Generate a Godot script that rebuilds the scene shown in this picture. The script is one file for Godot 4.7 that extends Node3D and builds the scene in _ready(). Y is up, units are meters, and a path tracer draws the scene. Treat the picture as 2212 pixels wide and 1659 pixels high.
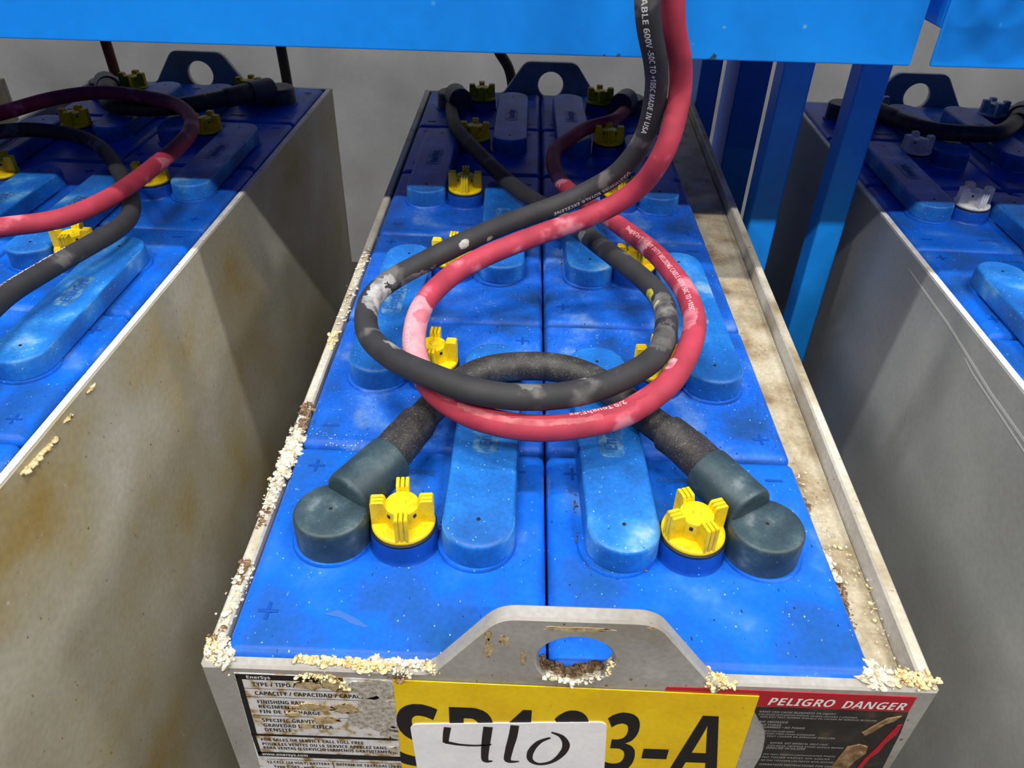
extends Node3D

# A row of three lead-acid traction batteries under a blue charger rack.
# Units: metres. y = 0 is the floor, H is the plane of the cell lids.
const H := 0.80
const PITCH := 0.15507        # one cell row
const CW := 0.16              # one cell column
const ROWS := 6
const BACK := -0.935          # inner face of the rear tray plate

var M := {}
var shared := {}
var bold: SystemFont
var plain_font: SystemFont
var used := {}

func V(x: float, y: float, z: float) -> Vector3:
	return Vector3(x, y, z)

# ---------------------------------------------------------------- geometry
class MB:
	var v := PackedVector3Array()
	var t := PackedInt32Array()
	var uv := PackedVector2Array()
	var nrm := PackedVector3Array()
	var smooth_given := false
	var has_uv := false

	func piece(pv: PackedVector3Array, pt: PackedInt32Array, closed := true, facing := Vector3.ZERO) -> void:
		var flip := false
		if closed:
			var vol := 0.0
			for i in range(0, pt.size(), 3):
				vol += pv[pt[i]].dot(pv[pt[i + 1]].cross(pv[pt[i + 2]]))
			flip = vol < 0.0
		elif facing != Vector3.ZERO:
			var s := 0.0
			for i in range(0, pt.size(), 3):
				s += (pv[pt[i + 1]] - pv[pt[i]]).cross(pv[pt[i + 2]] - pv[pt[i]]).dot(facing)
			flip = s < 0.0
		var o := v.size()
		v.append_array(pv)
		for i in range(0, pt.size(), 3):
			t.append(o + pt[i])
			if flip:
				t.append(o + pt[i + 2])
				t.append(o + pt[i + 1])
			else:
				t.append(o + pt[i + 1])
				t.append(o + pt[i + 2])

	func rings(rs: Array, cap0 := true, cap1 := true, xf := Transform3D()) -> void:
		var pv := PackedVector3Array()
		var pt := PackedInt32Array()
		var n: int = rs[0].size()
		var c := Vector3.ZERO
		for r in rs:
			for p in r:
				pv.append(xf * p)
		for k in rs.size() - 1:
			for i in n:
				var a := k * n + i
				var b := k * n + (i + 1) % n
				pt.append_array([a, b, b + n, a, b + n, a + n])
		for e in 2:
			if (e == 0 and not cap0) or (e == 1 and not cap1):
				continue
			var k: int = 0 if e == 0 else rs.size() - 1
			c = Vector3.ZERO
			for i in n:
				c += pv[k * n + i]
			pv.append(c / n)
			var ci := pv.size() - 1
			for i in n:
				var a := k * n + i
				var b := k * n + (i + 1) % n
				if e == 0:
					pt.append_array([ci, b, a])
				else:
					pt.append_array([ci, a, b])
		# centre the volume test on the piece
		var vol := 0.0
		var o := pv[0]
		for i in range(0, pt.size(), 3):
			vol += (pv[pt[i]] - o).dot((pv[pt[i + 1]] - o).cross(pv[pt[i + 2]] - o))
		if vol < 0.0:
			for i in range(0, pt.size(), 3):
				var h := pt[i + 1]
				pt[i + 1] = pt[i + 2]
				pt[i + 2] = h
		var base := v.size()
		v.append_array(pv)
		for i in pt:
			t.append(base + i)

	func lathe(prof: Array, n := 40, xf := Transform3D()) -> void:
		var rs := []
		for p in prof:
			var r := PackedVector3Array()
			for i in n:
				var a := TAU * i / n
				r.append(Vector3(p[0] * cos(a), p[1], p[0] * sin(a)))
			rs.append(r)
		rings(rs, true, true, xf)

	static func rrect(w: float, d: float, r: float, y: float, seg := 4) -> PackedVector3Array:
		var out := PackedVector3Array()
		r = minf(r, minf(w, d) * 0.5 - 0.00001)
		for q in 4:
			var cx: float = (w * 0.5 - r) * [1, -1, -1, 1][q]
			var cz: float = (d * 0.5 - r) * [1, 1, -1, -1][q]
			for i in seg + 1:
				var a := PI * 0.5 * (q + float(i) / seg)
				out.append(Vector3(cx + r * cos(a), y, cz + r * sin(a)))
		return out

	# upright rounded block from y0 to y1 with rounded top (and bottom) edges
	func slab(w: float, d: float, rc: float, y0: float, y1: float, bev: float, xf := Transform3D(), both := true, seg := 4, draft := 0.0) -> void:
		var rs := []
		if both:
			for i in seg + 1:
				var a := PI * 0.5 * (1.0 - float(i) / seg)
				var ins := bev * (1.0 - cos(a))
				rs.append(rrect(w - 2 * ins, d - 2 * ins, maxf(rc - ins, 0.0002), y0 + bev * (1.0 - sin(a))))
		else:
			rs.append(rrect(w, d, rc, y0))
		for i in seg + 1:
			var a := PI * 0.5 * float(i) / seg
			var ins := bev * (1.0 - cos(a)) + draft
			rs.append(rrect(w - 2 * ins, d - 2 * ins, maxf(rc - ins, 0.0002), y1 - bev + bev * sin(a)))
		rings(rs, true, true, xf)

	func box(c: Vector3, s: Vector3, bev := 0.001, xf := Transform3D()) -> void:
		slab(s.x, s.z, bev, -s.y * 0.5, s.y * 0.5, minf(bev, s.y * 0.4), xf * Transform3D(Basis(), c), true, 2)

	# eight corners: bottom ring (4) then top ring (4)
	func hull(a: Array, b: Array) -> void:
		rings([PackedVector3Array(a), PackedVector3Array(b)])

	func tri_flat(poly: PackedVector2Array) -> PackedInt32Array:
		return Geometry2D.triangulate_polygon(poly)

	# polygon in XY pushed from z0 (back) to z1 (front), front and back edges chamfered; points whose x equals seam keep their x
	func plate(poly: PackedVector2Array, z0: float, z1: float, bev := 0.0, seam := 1e9, xf := Transform3D()) -> void:
		var n := poly.size()
		var area := 0.0
		for i in n:
			area += poly[i].cross(poly[(i + 1) % n])
		if area < 0.0:
			poly.reverse()
		var inset := PackedVector2Array()
		for i in n:
			var a := poly[(i + n - 1) % n]
			var b := poly[i]
			var c := poly[(i + 1) % n]
			var e1 := (b - a).normalized()
			var e2 := (c - b).normalized()
			var n1 := Vector2(-e1.y, e1.x)
			var n2 := Vector2(-e2.y, e2.x)
			if absf(a.x - seam) < 1e-6 and absf(b.x - seam) < 1e-6:
				n1 = Vector2.ZERO
			if absf(c.x - seam) < 1e-6 and absf(b.x - seam) < 1e-6:
				n2 = Vector2.ZERO
			var m := n1 + n2
			if n1 != Vector2.ZERO and n2 != Vector2.ZERO:
				m = m / maxf(0.4, 1.0 + n1.dot(n2))
			if absf(b.x - seam) < 1e-6:
				m.x = 0.0
			inset.append(b + m * bev)
		var idx := Geometry2D.triangulate_polygon(poly)
		if idx.is_empty():
			push_error("polygon not triangulated")
		var layers := [[poly, z0], [poly, z1]]
		if bev > 0.0:
			layers = [[inset, z0], [poly, z0 + bev], [poly, z1 - bev], [inset, z1]]
		var pv := PackedVector3Array()
		var pt := PackedInt32Array()
		for l in layers:
			for p in l[0]:
				pv.append(xf * Vector3(p.x, p.y, l[1]))
		for k in layers.size() - 1:
			for i in n:
				var a := k * n + i
				var b := k * n + (i + 1) % n
				pt.append_array([a, b, b + n, a, b + n, a + n])
		var top: int = (layers.size() - 1) * n
		for i in range(0, idx.size(), 3):
			var p := poly[idx[i]]
			var cr := (poly[idx[i + 1]] - p).cross(poly[idx[i + 2]] - p)
			var j := 1 if cr > 0.0 else 2
			var k := 3 - j
			pt.append_array([top + idx[i], top + idx[i + j], top + idx[i + k]])
			pt.append_array([idx[i], idx[i + k], idx[i + j]])
		var o := v.size()
		v.append_array(pv)
		var turn := xf.basis.determinant() < 0.0
		for i in range(0, pt.size(), 3):
			t.append(o + pt[i])
			t.append(o + pt[i + (2 if turn else 1)])
			t.append(o + pt[i + (1 if turn else 2)])

	func mesh(crease := 42.0) -> ArrayMesh:
		var cosc := cos(deg_to_rad(crease))
		var nt := t.size() / 3
		var fn := PackedVector3Array()
		var fu := PackedVector3Array()
		var adj := []
		# weld by position so that pieces and rings share smoothing
		var key := {}
		var wid := PackedInt32Array()
		for p in v:
			var k := Vector3i((p * 200000.0).round())
			if not key.has(k):
				key[k] = adj.size()
				adj.append([])
			wid.append(key[k])
		for f in nt:
			var a := v[t[f * 3]]
			var c := (v[t[f * 3 + 1]] - a).cross(v[t[f * 3 + 2]] - a)
			fn.append(c)
			fu.append(c.normalized())
			adj[wid[t[f * 3]]].append(f)
			adj[wid[t[f * 3 + 1]]].append(f)
			adj[wid[t[f * 3 + 2]]].append(f)
		var ov := PackedVector3Array()
		var on := PackedVector3Array()
		for f in nt:
			if fu[f] == Vector3.ZERO:
				continue
			for j in [0, 2, 1]:
				var i := t[f * 3 + j]
				var s := Vector3.ZERO
				for g in adj[wid[i]]:
					if fu[g].dot(fu[f]) > cosc:
						s += fn[g]
				ov.append(v[i])
				on.append(s.normalized())
		var arr := []
		arr.resize(Mesh.ARRAY_MAX)
		arr[Mesh.ARRAY_VERTEX] = ov
		arr[Mesh.ARRAY_NORMAL] = on
		var m := ArrayMesh.new()
		m.add_surface_from_arrays(Mesh.PRIMITIVE_TRIANGLES, arr)
		return m

func put(called: String, mesh: Mesh, mat: Material, parent: Node, at := Vector3.ZERO) -> MeshInstance3D:
	var o := MeshInstance3D.new()
	o.name = called
	o.mesh = mesh
	o.material_override = mat
	o.position = at
	o.cast_shadow = GeometryInstance3D.SHADOW_CASTING_SETTING_ON
	parent.add_child(o, true)
	return o

func numbered(called: String) -> String:
	if not used.has(called):
		used[called] = 0
		return called
	used[called] += 1
	return "%s_%03d" % [called, used[called]]

func tag(o: Node, label: String, category: String, group := "") -> void:
	o.set_meta("label", label)
	o.set_meta("category", category)
	if group:
		o.set_meta("group", group)

func thing(called: String, label: String, category: String, at := Vector3.ZERO, turn := 0.0) -> Node3D:
	var o := Node3D.new()
	o.name = numbered(called)
	add_child(o)
	o.position = at
	o.rotation.y = turn
	tag(o, label, category)
	return o

func struct(called: String, mesh: Mesh, mat: Material) -> void:
	put(called, mesh, mat, self).set_meta("kind", "structure")

# parts share a name; the number is ours so that no two siblings clash
func part(called: String, mesh: Mesh, mat: Material, parent: Node, at := Vector3.ZERO) -> MeshInstance3D:
	var n := called
	var k := 0
	while parent.has_node(NodePath(n)):
		k += 1
		n = "%s_%03d" % [called, k]
	return put(n, mesh, mat, parent, at)

# ---------------------------------------------------------------- curves
func smooth_path(pts: Array, step := 0.003, passes := 3) -> PackedVector3Array:
	var dense := PackedVector3Array()
	for i in pts.size() - 1:
		var p0: Vector3 = pts[maxi(i - 1, 0)]
		var p1: Vector3 = pts[i]
		var p2: Vector3 = pts[i + 1]
		var p3: Vector3 = pts[mini(i + 2, pts.size() - 1)]
		var n := maxi(2, int(p1.distance_to(p2) / 0.001))
		for k in n:
			dense.append(p1.cubic_interpolate(p2, p0, p3, float(k) / n))
	dense.append(pts[pts.size() - 1])
	var out := PackedVector3Array([dense[0]])
	var acc := 0.0
	for i in range(1, dense.size()):
		acc += dense[i].distance_to(dense[i - 1])
		if acc >= step:
			out.append(dense[i])
			acc = 0.0
	if out[out.size() - 1].distance_to(dense[dense.size() - 1]) < step * 0.4:
		out.remove_at(out.size() - 1)
	out.append(dense[dense.size() - 1])
	for k in passes:
		var q := out.duplicate()
		for i in range(2, out.size() - 2):
			q[i] = (out[i - 2] + out[i - 1] * 2.0 + out[i] * 2.0 + out[i + 1] * 2.0 + out[i + 2]) / 8.0
		out = q
	return out

func lengths(path: PackedVector3Array) -> PackedFloat32Array:
	var s := PackedFloat32Array([0.0])
	for i in range(1, path.size()):
		s.append(s[i - 1] + path[i].distance_to(path[i - 1]))
	return s

# a tube along a path with uv (u along, v round); the frame follows a fixed facing so that the print keeps its side
func tube(path: PackedVector3Array, radius: Callable, n := 22, facing := Vector3(0, 0.75, 0.66)) -> ArrayMesh:
	var s := lengths(path)
	var total := s[s.size() - 1]
	var pv := PackedVector3Array()
	var pn := PackedVector3Array()
	var pu := PackedVector2Array()
	var idx := PackedInt32Array()
	var last := path.size() - 1
	var tang := (path[1] - path[0]).normalized()
	var nx := facing.slide(tang).normalized()
	for i in path.size():
		var t := (path[mini(i + 1, last)] - path[maxi(i - 1, 0)]).normalized()
		nx = nx.slide(t).normalized()
		var b := t.cross(nx)
		var r: float = radius.call(s[i])
		for k in n + 1:
			var a := TAU * k / n
			var d := nx * cos(a) + b * sin(a)
			pv.append(path[i] + d * r)
			pn.append(d)
			pu.append(Vector2(s[i] / total, float(k) / n))
	for i in last:
		for k in n:
			var a := i * (n + 1) + k
			idx.append_array([a, a + n + 1, a + 1, a + 1, a + n + 1, a + n + 2])
	for e in 2:
		var c := pv.size()
		var at := path[0] if e == 0 else path[last]
		var d := (path[0] - path[1]).normalized() if e == 0 else (path[last] - path[last - 1]).normalized()
		pv.append(at)
		pn.append(d)
		pu.append(Vector2(e, 0))
		var row := 0 if e == 0 else last * (n + 1)
		for k in n:
			if e == 0:
				idx.append_array([c, row + k, row + k + 1])
			else:
				idx.append_array([c, row + k + 1, row + k])
	# clockwise fronts
	var fl := PackedInt32Array()
	var p := pv[idx[0]]
	var outward := (pv[idx[1]] - p).cross(pv[idx[2]] - p).dot(pn[idx[0]]) > 0.0
	for i in range(0, idx.size(), 3):
		fl.append(idx[i])
		fl.append(idx[i + 2] if outward else idx[i + 1])
		fl.append(idx[i + 1] if outward else idx[i + 2])
	var arr := []
	arr.resize(Mesh.ARRAY_MAX)
	arr[Mesh.ARRAY_VERTEX] = pv
	arr[Mesh.ARRAY_NORMAL] = pn
	arr[Mesh.ARRAY_TEX_UV] = pu
	arr[Mesh.ARRAY_INDEX] = fl
	var m := ArrayMesh.new()
	m.add_surface_from_arrays(Mesh.PRIMITIVE_TRIANGLES, arr)
	return m

# ---------------------------------------------------------------- lettering
func glyphs(text: String, font: Font) -> PackedVector3Array:
	var tm := TextMesh.new()
	tm.text = text
	tm.font = font
	tm.font_size = 64
	tm.pixel_size = 1.0
	tm.depth = 0.0
	tm.curve_step = 1.0
	tm.horizontal_alignment = HORIZONTAL_ALIGNMENT_LEFT
	var a := tm.surface_get_arrays(0)
	var v: PackedVector3Array = a[Mesh.ARRAY_VERTEX]
	var out := PackedVector3Array()
	if a[Mesh.ARRAY_INDEX] != null and a[Mesh.ARRAY_INDEX].size():
		for i in a[Mesh.ARRAY_INDEX]:
			out.append(v[i])
	else:
		out = v
	return out

func cap_box(font: Font) -> Vector2:   # baseline and cap height in glyph units
	var lo := 1e9
	var hi := -1e9
	for p in glyphs("H", font):
		lo = minf(lo, p.y)
		hi = maxf(hi, p.y)
	return Vector2(lo, hi - lo)

# text laid flat: x from x0 to x1 (x1 <= x0: natural width), baseline y, cap height h; returned as triangles in XY
func line(text: String, x0: float, x1: float, y: float, h: float, font: Font, slant := 0.0, squeeze := 1.0) -> PackedVector3Array:
	var g := glyphs(text, font)
	var cb := cap_box(font)
	var lo := 1e9
	var hi := -1e9
	for p in g:
		lo = minf(lo, p.x)
		hi = maxf(hi, p.x)
	var ky := h / cb.y
	var kx := (x1 - x0) / (hi - lo) if x1 > x0 else ky * squeeze
	var out := PackedVector3Array()
	for p in g:
		var yy := (p.y - cb.x) * ky
		out.append(Vector3(x0 + (p.x - lo) * kx + yy * slant, y + yy, 0.0))
	return out

func from_tris(tris: PackedVector3Array, normals := PackedVector3Array(), facing := Vector3(0, 0, 1)) -> ArrayMesh:
	var v := PackedVector3Array()
	var n := PackedVector3Array()
	for i in range(0, tris.size(), 3):
		var f := normals[i] if normals.size() else facing
		var c := (tris[i + 1] - tris[i]).cross(tris[i + 2] - tris[i]).dot(f)
		var order := [0, 2, 1] if c > 0.0 else [0, 1, 2]
		for k in order:
			v.append(tris[i + k])
			n.append(normals[i + k] if normals.size() else facing)
	var arr := []
	arr.resize(Mesh.ARRAY_MAX)
	arr[Mesh.ARRAY_VERTEX] = v
	arr[Mesh.ARRAY_NORMAL] = n
	var m := ArrayMesh.new()
	m.add_surface_from_arrays(Mesh.PRIMITIVE_TRIANGLES, arr)
	return m

# flat lettering at height z above the XY plane, turned by xf
func flat(tris: PackedVector3Array, xf: Transform3D) -> ArrayMesh:
	var out := PackedVector3Array()
	for p in tris:
		out.append(xf * p)
	return from_tris(out, PackedVector3Array(), (xf.basis * Vector3(0, 0, 1)).normalized())

# raised lettering: the flat face plus a skirt down to the surface
func raised(tris: PackedVector3Array, depth: float, xf: Transform3D) -> ArrayMesh:
	var edges := {}
	for i in range(0, tris.size(), 3):
		var c := (tris[i + 1] - tris[i]).cross(tris[i + 2] - tris[i]).z
		var o := [0, 1, 2] if c > 0 else [0, 2, 1]
		for k in 3:
			var a := tris[i + o[k]]
			var b := tris[i + o[(k + 1) % 3]]
			var ka := Vector2i(roundi(a.x * 1e6), roundi(a.y * 1e6))
			var kb := Vector2i(roundi(b.x * 1e6), roundi(b.y * 1e6))
			if edges.has([kb, ka]):
				edges.erase([kb, ka])
			else:
				edges[[ka, kb]] = [a, b]
	var v := PackedVector3Array()
	var n := PackedVector3Array()
	var up := (xf.basis * Vector3(0, 0, 1)).normalized()
	for i in range(0, tris.size(), 3):
		for k in 3:
			v.append(xf * (tris[i + k] + Vector3(0, 0, depth)))
			n.append(up)
	for e in edges.values():
		var a: Vector3 = e[0]
		var b: Vector3 = e[1]
		var d := Vector3(b.y - a.y, a.x - b.x, 0).normalized()
		var wn := (xf.basis * d).normalized()
		var zt := Vector3(0, 0, depth)
		for q in [a + zt, a, b, a + zt, b, b + zt]:
			v.append(xf * q)
			n.append(wn)
	return from_tris(v, n)

# lettering wrapped on a cable, its letters' middle on the side that looks along facing
func cable_print(text: String, path: PackedVector3Array, r: float, s0: float, way: int, h: float, facing: Vector3, shift := 0.0) -> PackedVector3Array:
	var s := lengths(path)
	var g := line(text, 0.0, 0.0, -h * 0.5 + shift, h, bold, 0.0, 1.10)
	var out := PackedVector3Array()
	for p in g:
		var q := clampf(s0 + p.x * way, 0.0, s[s.size() - 1] - 0.0001)
		var i := clampi(s.bsearch(q) - 1, 0, path.size() - 2)
		var f := (q - s[i]) / (s[i + 1] - s[i])
		var c := path[i].lerp(path[i + 1], f)
		var t0 := (path[mini(i + 1, path.size() - 1)] - path[maxi(i - 1, 0)]).normalized()
		var t1 := (path[mini(i + 2, path.size() - 1)] - path[i]).normalized()
		var t := t0.lerp(t1, f).normalized() * way
		var nn := facing.slide(t).normalized()
		var up := nn.cross(t)
		var a := p.y / r
		var d := nn * cos(a) + up * sin(a)
		out.append(c + d * (r + 0.00015))
		out.append(d)
	return out

func print_mesh(raw: PackedVector3Array) -> ArrayMesh:
	var v := PackedVector3Array()
	var n := PackedVector3Array()
	for i in range(0, raw.size(), 2):
		v.append(raw[i])
		n.append(raw[i + 1])
	return from_tris(v, n)

# a brush stroke of changing width, flat in XY
func stroke(pts: Array, widths: Array) -> PackedVector3Array:
	var c := PackedVector3Array()
	var w := PackedFloat32Array()
	for i in pts.size() - 1:
		var p0: Vector2 = pts[maxi(i - 1, 0)]
		var p3: Vector2 = pts[mini(i + 2, pts.size() - 1)]
		for k in 6:
			var q: Vector2 = pts[i].cubic_interpolate(pts[i + 1], p0, p3, k / 6.0)
			c.append(Vector3(q.x, q.y, 0))
			w.append(lerpf(widths[i], widths[i + 1], k / 6.0))
	c.append(Vector3(pts[-1].x, pts[-1].y, 0))
	w.append(widths[-1])
	var out := PackedVector3Array()
	var l := PackedVector3Array()
	var r := PackedVector3Array()
	for i in c.size():
		var t := (c[mini(i + 1, c.size() - 1)] - c[maxi(i - 1, 0)]).normalized()
		var d := Vector3(-t.y, t.x, 0) * w[i] * 0.5
		l.append(c[i] + d)
		r.append(c[i] - d)
	for i in c.size() - 1:
		out.append_array([l[i], r[i], r[i + 1], l[i], r[i + 1], l[i + 1]])
	return out

# ---------------------------------------------------------------- materials
func noise_bytes(n: int, sd: int, freq: float, oct: int, kind := FastNoiseLite.TYPE_SIMPLEX_SMOOTH) -> PackedByteArray:
	var f := FastNoiseLite.new()
	f.seed = sd
	f.noise_type = kind
	f.frequency = freq
	f.fractal_octaves = oct
	var im := f.get_seamless_image(n, n)
	im.convert(Image.FORMAT_L8)
	return im.get_data()

# base mottling from a coarse and a fine noise, then specks
func paint(n: int, sd: int, coarse: float, ramp: Array, fine_amp: float, specks: Array, fine_freq := 0.08) -> ImageTexture:
	var g := Gradient.new()
	g.offsets = PackedFloat32Array(ramp.map(func(r): return r[0]))
	g.colors = PackedColorArray(ramp.map(func(r): return r[1]))
	var lut := []
	for i in 256:
		lut.append(g.sample(i / 255.0))
	var a := noise_bytes(n, sd, coarse, 5)
	var b := noise_bytes(n, sd + 7, fine_freq, 3)
	var d := PackedByteArray()
	d.resize(n * n * 3)
	for i in n * n:
		var c: Color = lut[a[i]]
		var k := 1.0 + (b[i] - 127.0) / 127.0 * fine_amp
		d[i * 3] = clampi(int(c.r * 255.0 * k), 0, 255)
		d[i * 3 + 1] = clampi(int(c.g * 255.0 * k), 0, 255)
		d[i * 3 + 2] = clampi(int(c.b * 255.0 * k), 0, 255)
	var im := Image.create_from_data(n, n, false, Image.FORMAT_RGB8, d)
	var rng := RandomNumberGenerator.new()
	rng.seed = sd
	for s in specks:
		for k in s[0]:
			var x := rng.randi_range(2, n - 12)
			var y := rng.randi_range(2, n - 12)
			var w := rng.randi_range(1, s[2])
			var h := rng.randi_range(1, s[3])
			var ca: Color = s[1]
			var base := im.get_pixel(x, y)
			im.fill_rect(Rect2i(x, y, w, h), base.lerp(ca, rng.randf_range(0.45, 1.0)))
	return ImageTexture.create_from_image(im)

func surf(tex: Texture2D, tile: float, rough: float, world := true, spec := 0.5) -> StandardMaterial3D:
	var m := StandardMaterial3D.new()
	m.albedo_texture = tex
	m.uv1_triplanar = true
	m.uv1_world_triplanar = world
	m.uv1_triplanar_sharpness = 8.0
	m.uv1_scale = Vector3.ONE / tile
	m.roughness = rough
	m.metallic_specular = spec
	return m

func flatmat(c: Color, rough := 0.6, spec := 0.5) -> StandardMaterial3D:
	var m := StandardMaterial3D.new()
	m.albedo_color = c
	m.roughness = rough
	m.metallic_specular = spec
	return m

func relief(m: StandardMaterial3D, sd: int, freq: float, cm: float) -> StandardMaterial3D:
	var f := FastNoiseLite.new()
	f.seed = sd
	f.frequency = freq
	f.fractal_octaves = 3
	m.heightmap_enabled = true
	m.heightmap_texture = ImageTexture.create_from_image(f.get_seamless_image(256, 256))
	m.heightmap_scale = cm
	return m

# the skin of one cable: base colour, chalky smears, and marks [u0, u1, v0, v1, colour, strength]
func cable_skin(sd: int, total: float, base: Color, smear: Color, amount: float, marks: Array) -> StandardMaterial3D:
	var w := 2048
	var h := 96
	var f := FastNoiseLite.new()
	f.seed = sd
	f.frequency = 0.02
	f.fractal_octaves = 5
	var f2 := FastNoiseLite.new()
	f2.seed = sd + 3
	f2.frequency = 0.006
	f2.fractal_octaves = 3
	var im := Image.create(w, h, false, Image.FORMAT_RGB8)
	var kx := total / 0.0493 * h / w      # square texels
	for y in h:
		var a := TAU * y / h
		var cy := cos(a) * h / TAU
		var cz := sin(a) * h / TAU
		for x in w:
			var px := x * kx
			var n := f.get_noise_3d(px, cy, cz)
			var m := f2.get_noise_3d(px, cy, cz)
			var c := base * (1.0 + n * 0.16)
			var k := clampf((n * 0.7 + m * 1.1 - (0.42 - amount)) * 3.2, 0.0, 0.75)
			c = c.lerp(smear, k)
			im.set_pixel(x, y, c)
	for mk in marks:
		var x0 := int(mk[0] / total * w)
		var x1 := int(mk[1] / total * w)
		var y0 := int(mk[2] * h)
		var y1 := int(mk[3] * h)
		var hx := maxf((x1 - x0) * 0.5, 1.0)
		var hy := maxf((y1 - y0) * 0.5, 1.0)
		for x in range(maxi(x0, 0), mini(x1, w)):
			for yy in range(y0, y1):
				var y := posmod(yy, h)
				var a := TAU * y / h
				var n := f.get_noise_3d(x * kx * 2.0 + 900.0, cos(a) * h / TAU * 2.0, sin(a) * h / TAU * 2.0)
				var e := maxf(absf(x - x0 - hx) / hx, absf(yy - y0 - hy) / hy) if mk.size() > 6 else Vector2((x - x0 - hx) / hx, (yy - y0 - hy) / hy).length()
				if e + n * (0.25 if mk.size() > 6 else 0.9) < 0.92:
					var c := im.get_pixel(x, y)
					im.set_pixel(x, y, c.lerp(mk[4], mk[5] * clampf((0.95 + n * 0.35) if mk.size() > 6 else 0.85 + n, 0.0, 1.0)))
	var m := StandardMaterial3D.new()
	m.albedo_texture = ImageTexture.create_from_image(im)
	m.roughness = 0.62
	m.metallic_specular = 0.35
	return m

func C(r: int, g: int, b: int) -> Color:
	return Color8(r, g, b)

func make_materials() -> void:
	var dust := C(196, 206, 226)
	M.cell = surf(paint(1024, 11, 0.0035, [[0.0, C(24, 82, 150)], [0.30, C(28, 88, 178)], [0.50, C(14, 98, 210)], [0.72, C(34, 106, 212)], [1.0, C(104, 146, 210)]], 0.06, [[900, dust, 2, 3], [260, C(18, 38, 84), 2, 7], [120, C(10, 22, 50), 3, 4]]), 0.34, 0.42, true, 0.32)
	relief(M.cell, 5, 0.09, 0.012)
	M.cell_dull = surf(paint(1024, 17, 0.0045, [[0.0, C(30, 70, 128)], [0.28, C(30, 82, 164)], [0.5, C(22, 92, 198)], [0.72, C(40, 102, 206)], [1.0, C(110, 144, 202)]], 0.08, [[1100, dust, 2, 3], [420, C(18, 38, 84), 2, 8], [160, C(10, 22, 50), 3, 5], [40, C(92, 96, 84), 6, 5]]), 0.31, 0.46, true, 0.32)  # duller, more speckled lid blue
	relief(M.cell_dull, 5, 0.09, 0.014)
	M.mark = flatmat(C(14, 72, 162), 0.5, 0.3)
	M.cover = surf(paint(1024, 23, 0.004, [[0.0, C(14, 80, 152)], [0.38, C(18, 100, 186)], [0.58, C(22, 112, 200)], [0.74, C(50, 130, 206)], [1.0, C(156, 188, 220)]], 0.09, [[1300, C(205, 218, 236), 2, 3], [170, C(24, 52, 96), 3, 4], [40, C(116, 112, 84), 5, 6]]), 0.30, 0.5)
	relief(M.cover, 6, 0.07, 0.015)
	M.neck = surf(paint(256, 31, 0.01, [[0.0, C(8, 66, 158)], [1.0, C(12, 78, 178)]], 0.05, [[40, dust, 2, 2]]), 0.1, 0.4)
	M.yellow = surf(paint(512, 41, 0.012, [[0.0, C(206, 170, 0)], [0.45, C(228, 196, 2)], [1.0, C(236, 208, 12)]], 0.05, [[700, C(150, 128, 20), 2, 2], [200, C(96, 84, 24), 1, 2]]), 0.06, 0.45)
	M.white_cap = surf(paint(256, 43, 0.012, [[0.0, C(186, 184, 188)], [1.0, C(226, 224, 226)]], 0.05, [[200, C(140, 134, 128), 2, 2]]), 0.06, 0.45)
	M.nameplate = surf(paint(256, 37, 0.02, [[0.0, C(30, 84, 140)], [0.5, C(48, 110, 170)], [1.0, C(120, 150, 176)]], 0.10, [[60, C(150, 150, 130), 3, 3]]), 0.05, 0.6)
	M.grime = flatmat(C(20, 84, 160), 0.7)
	M.gasket = flatmat(C(18, 19, 22), 0.5)
	M.boot = surf(paint(512, 51, 0.008, [[0.0, C(32, 50, 60)], [0.5, C(44, 66, 76)], [0.72, C(62, 82, 90)], [1.0, C(128, 136, 140)]], 0.10, [[260, C(150, 158, 160), 2, 2]]), 0.12, 0.5)
	M.rubber = surf(paint(512, 57, 0.012, [[0.0, C(28, 27, 29)], [0.55, C(40, 39, 41)], [0.8, C(58, 56, 58)], [1.0, C(120, 118, 116)]], 0.22, [[11000, C(168, 168, 166), 1, 1], [700, C(190, 190, 188), 2, 2]], 0.2), 0.10, 0.55)
	M.tray = surf(paint(1024, 61, 0.004, [[0.0, C(128, 112, 84)], [0.22, C(168, 158, 134)], [0.45, C(184, 178, 160)], [0.7, C(196, 192, 178)], [1.0, C(214, 210, 200)]], 0.07, [[700, C(118, 92, 56), 4, 3], [300, C(222, 216, 204), 3, 3]]), 0.42, 0.55)
	M.plate = surf(paint(1024, 63, 0.004, [[0.0, C(108, 92, 68)], [0.2, C(138, 132, 122)], [0.5, C(152, 149, 144)], [0.8, C(164, 162, 158)], [1.0, C(198, 194, 186)]], 0.06, [[260, C(108, 82, 50), 4, 7], [220, C(206, 200, 190), 3, 3]]), 0.36, 0.5)
	M.side_tan = surf(paint(1024, 65, 0.0028, [[0.0, C(162, 138, 82)], [0.26, C(172, 162, 132)], [0.5, C(176, 172, 156)], [0.75, C(186, 184, 172)], [1.0, C(204, 202, 194)]], 0.05, [[420, C(124, 104, 66), 3, 4], [240, C(202, 198, 188), 3, 4]]), 0.6, 0.38)
	M.side_grey = surf(paint(1024, 67, 0.003, [[0.0, C(140, 142, 143)], [0.5, C(152, 155, 156)], [1.0, C(166, 168, 168)]], 0.04, [[200, C(160, 160, 158), 2, 3]]), 0.6, 0.36)
	M.rim = surf(paint(256, 69, 0.02, [[0.0, C(170, 160, 140)], [0.3, C(214, 210, 200)], [1.0, C(240, 238, 232)]], 0.05, [[60, C(130, 110, 80), 3, 3]]), 0.2, 0.45)  # pale worn paint, with the shine of the left rim put into the colour
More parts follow.
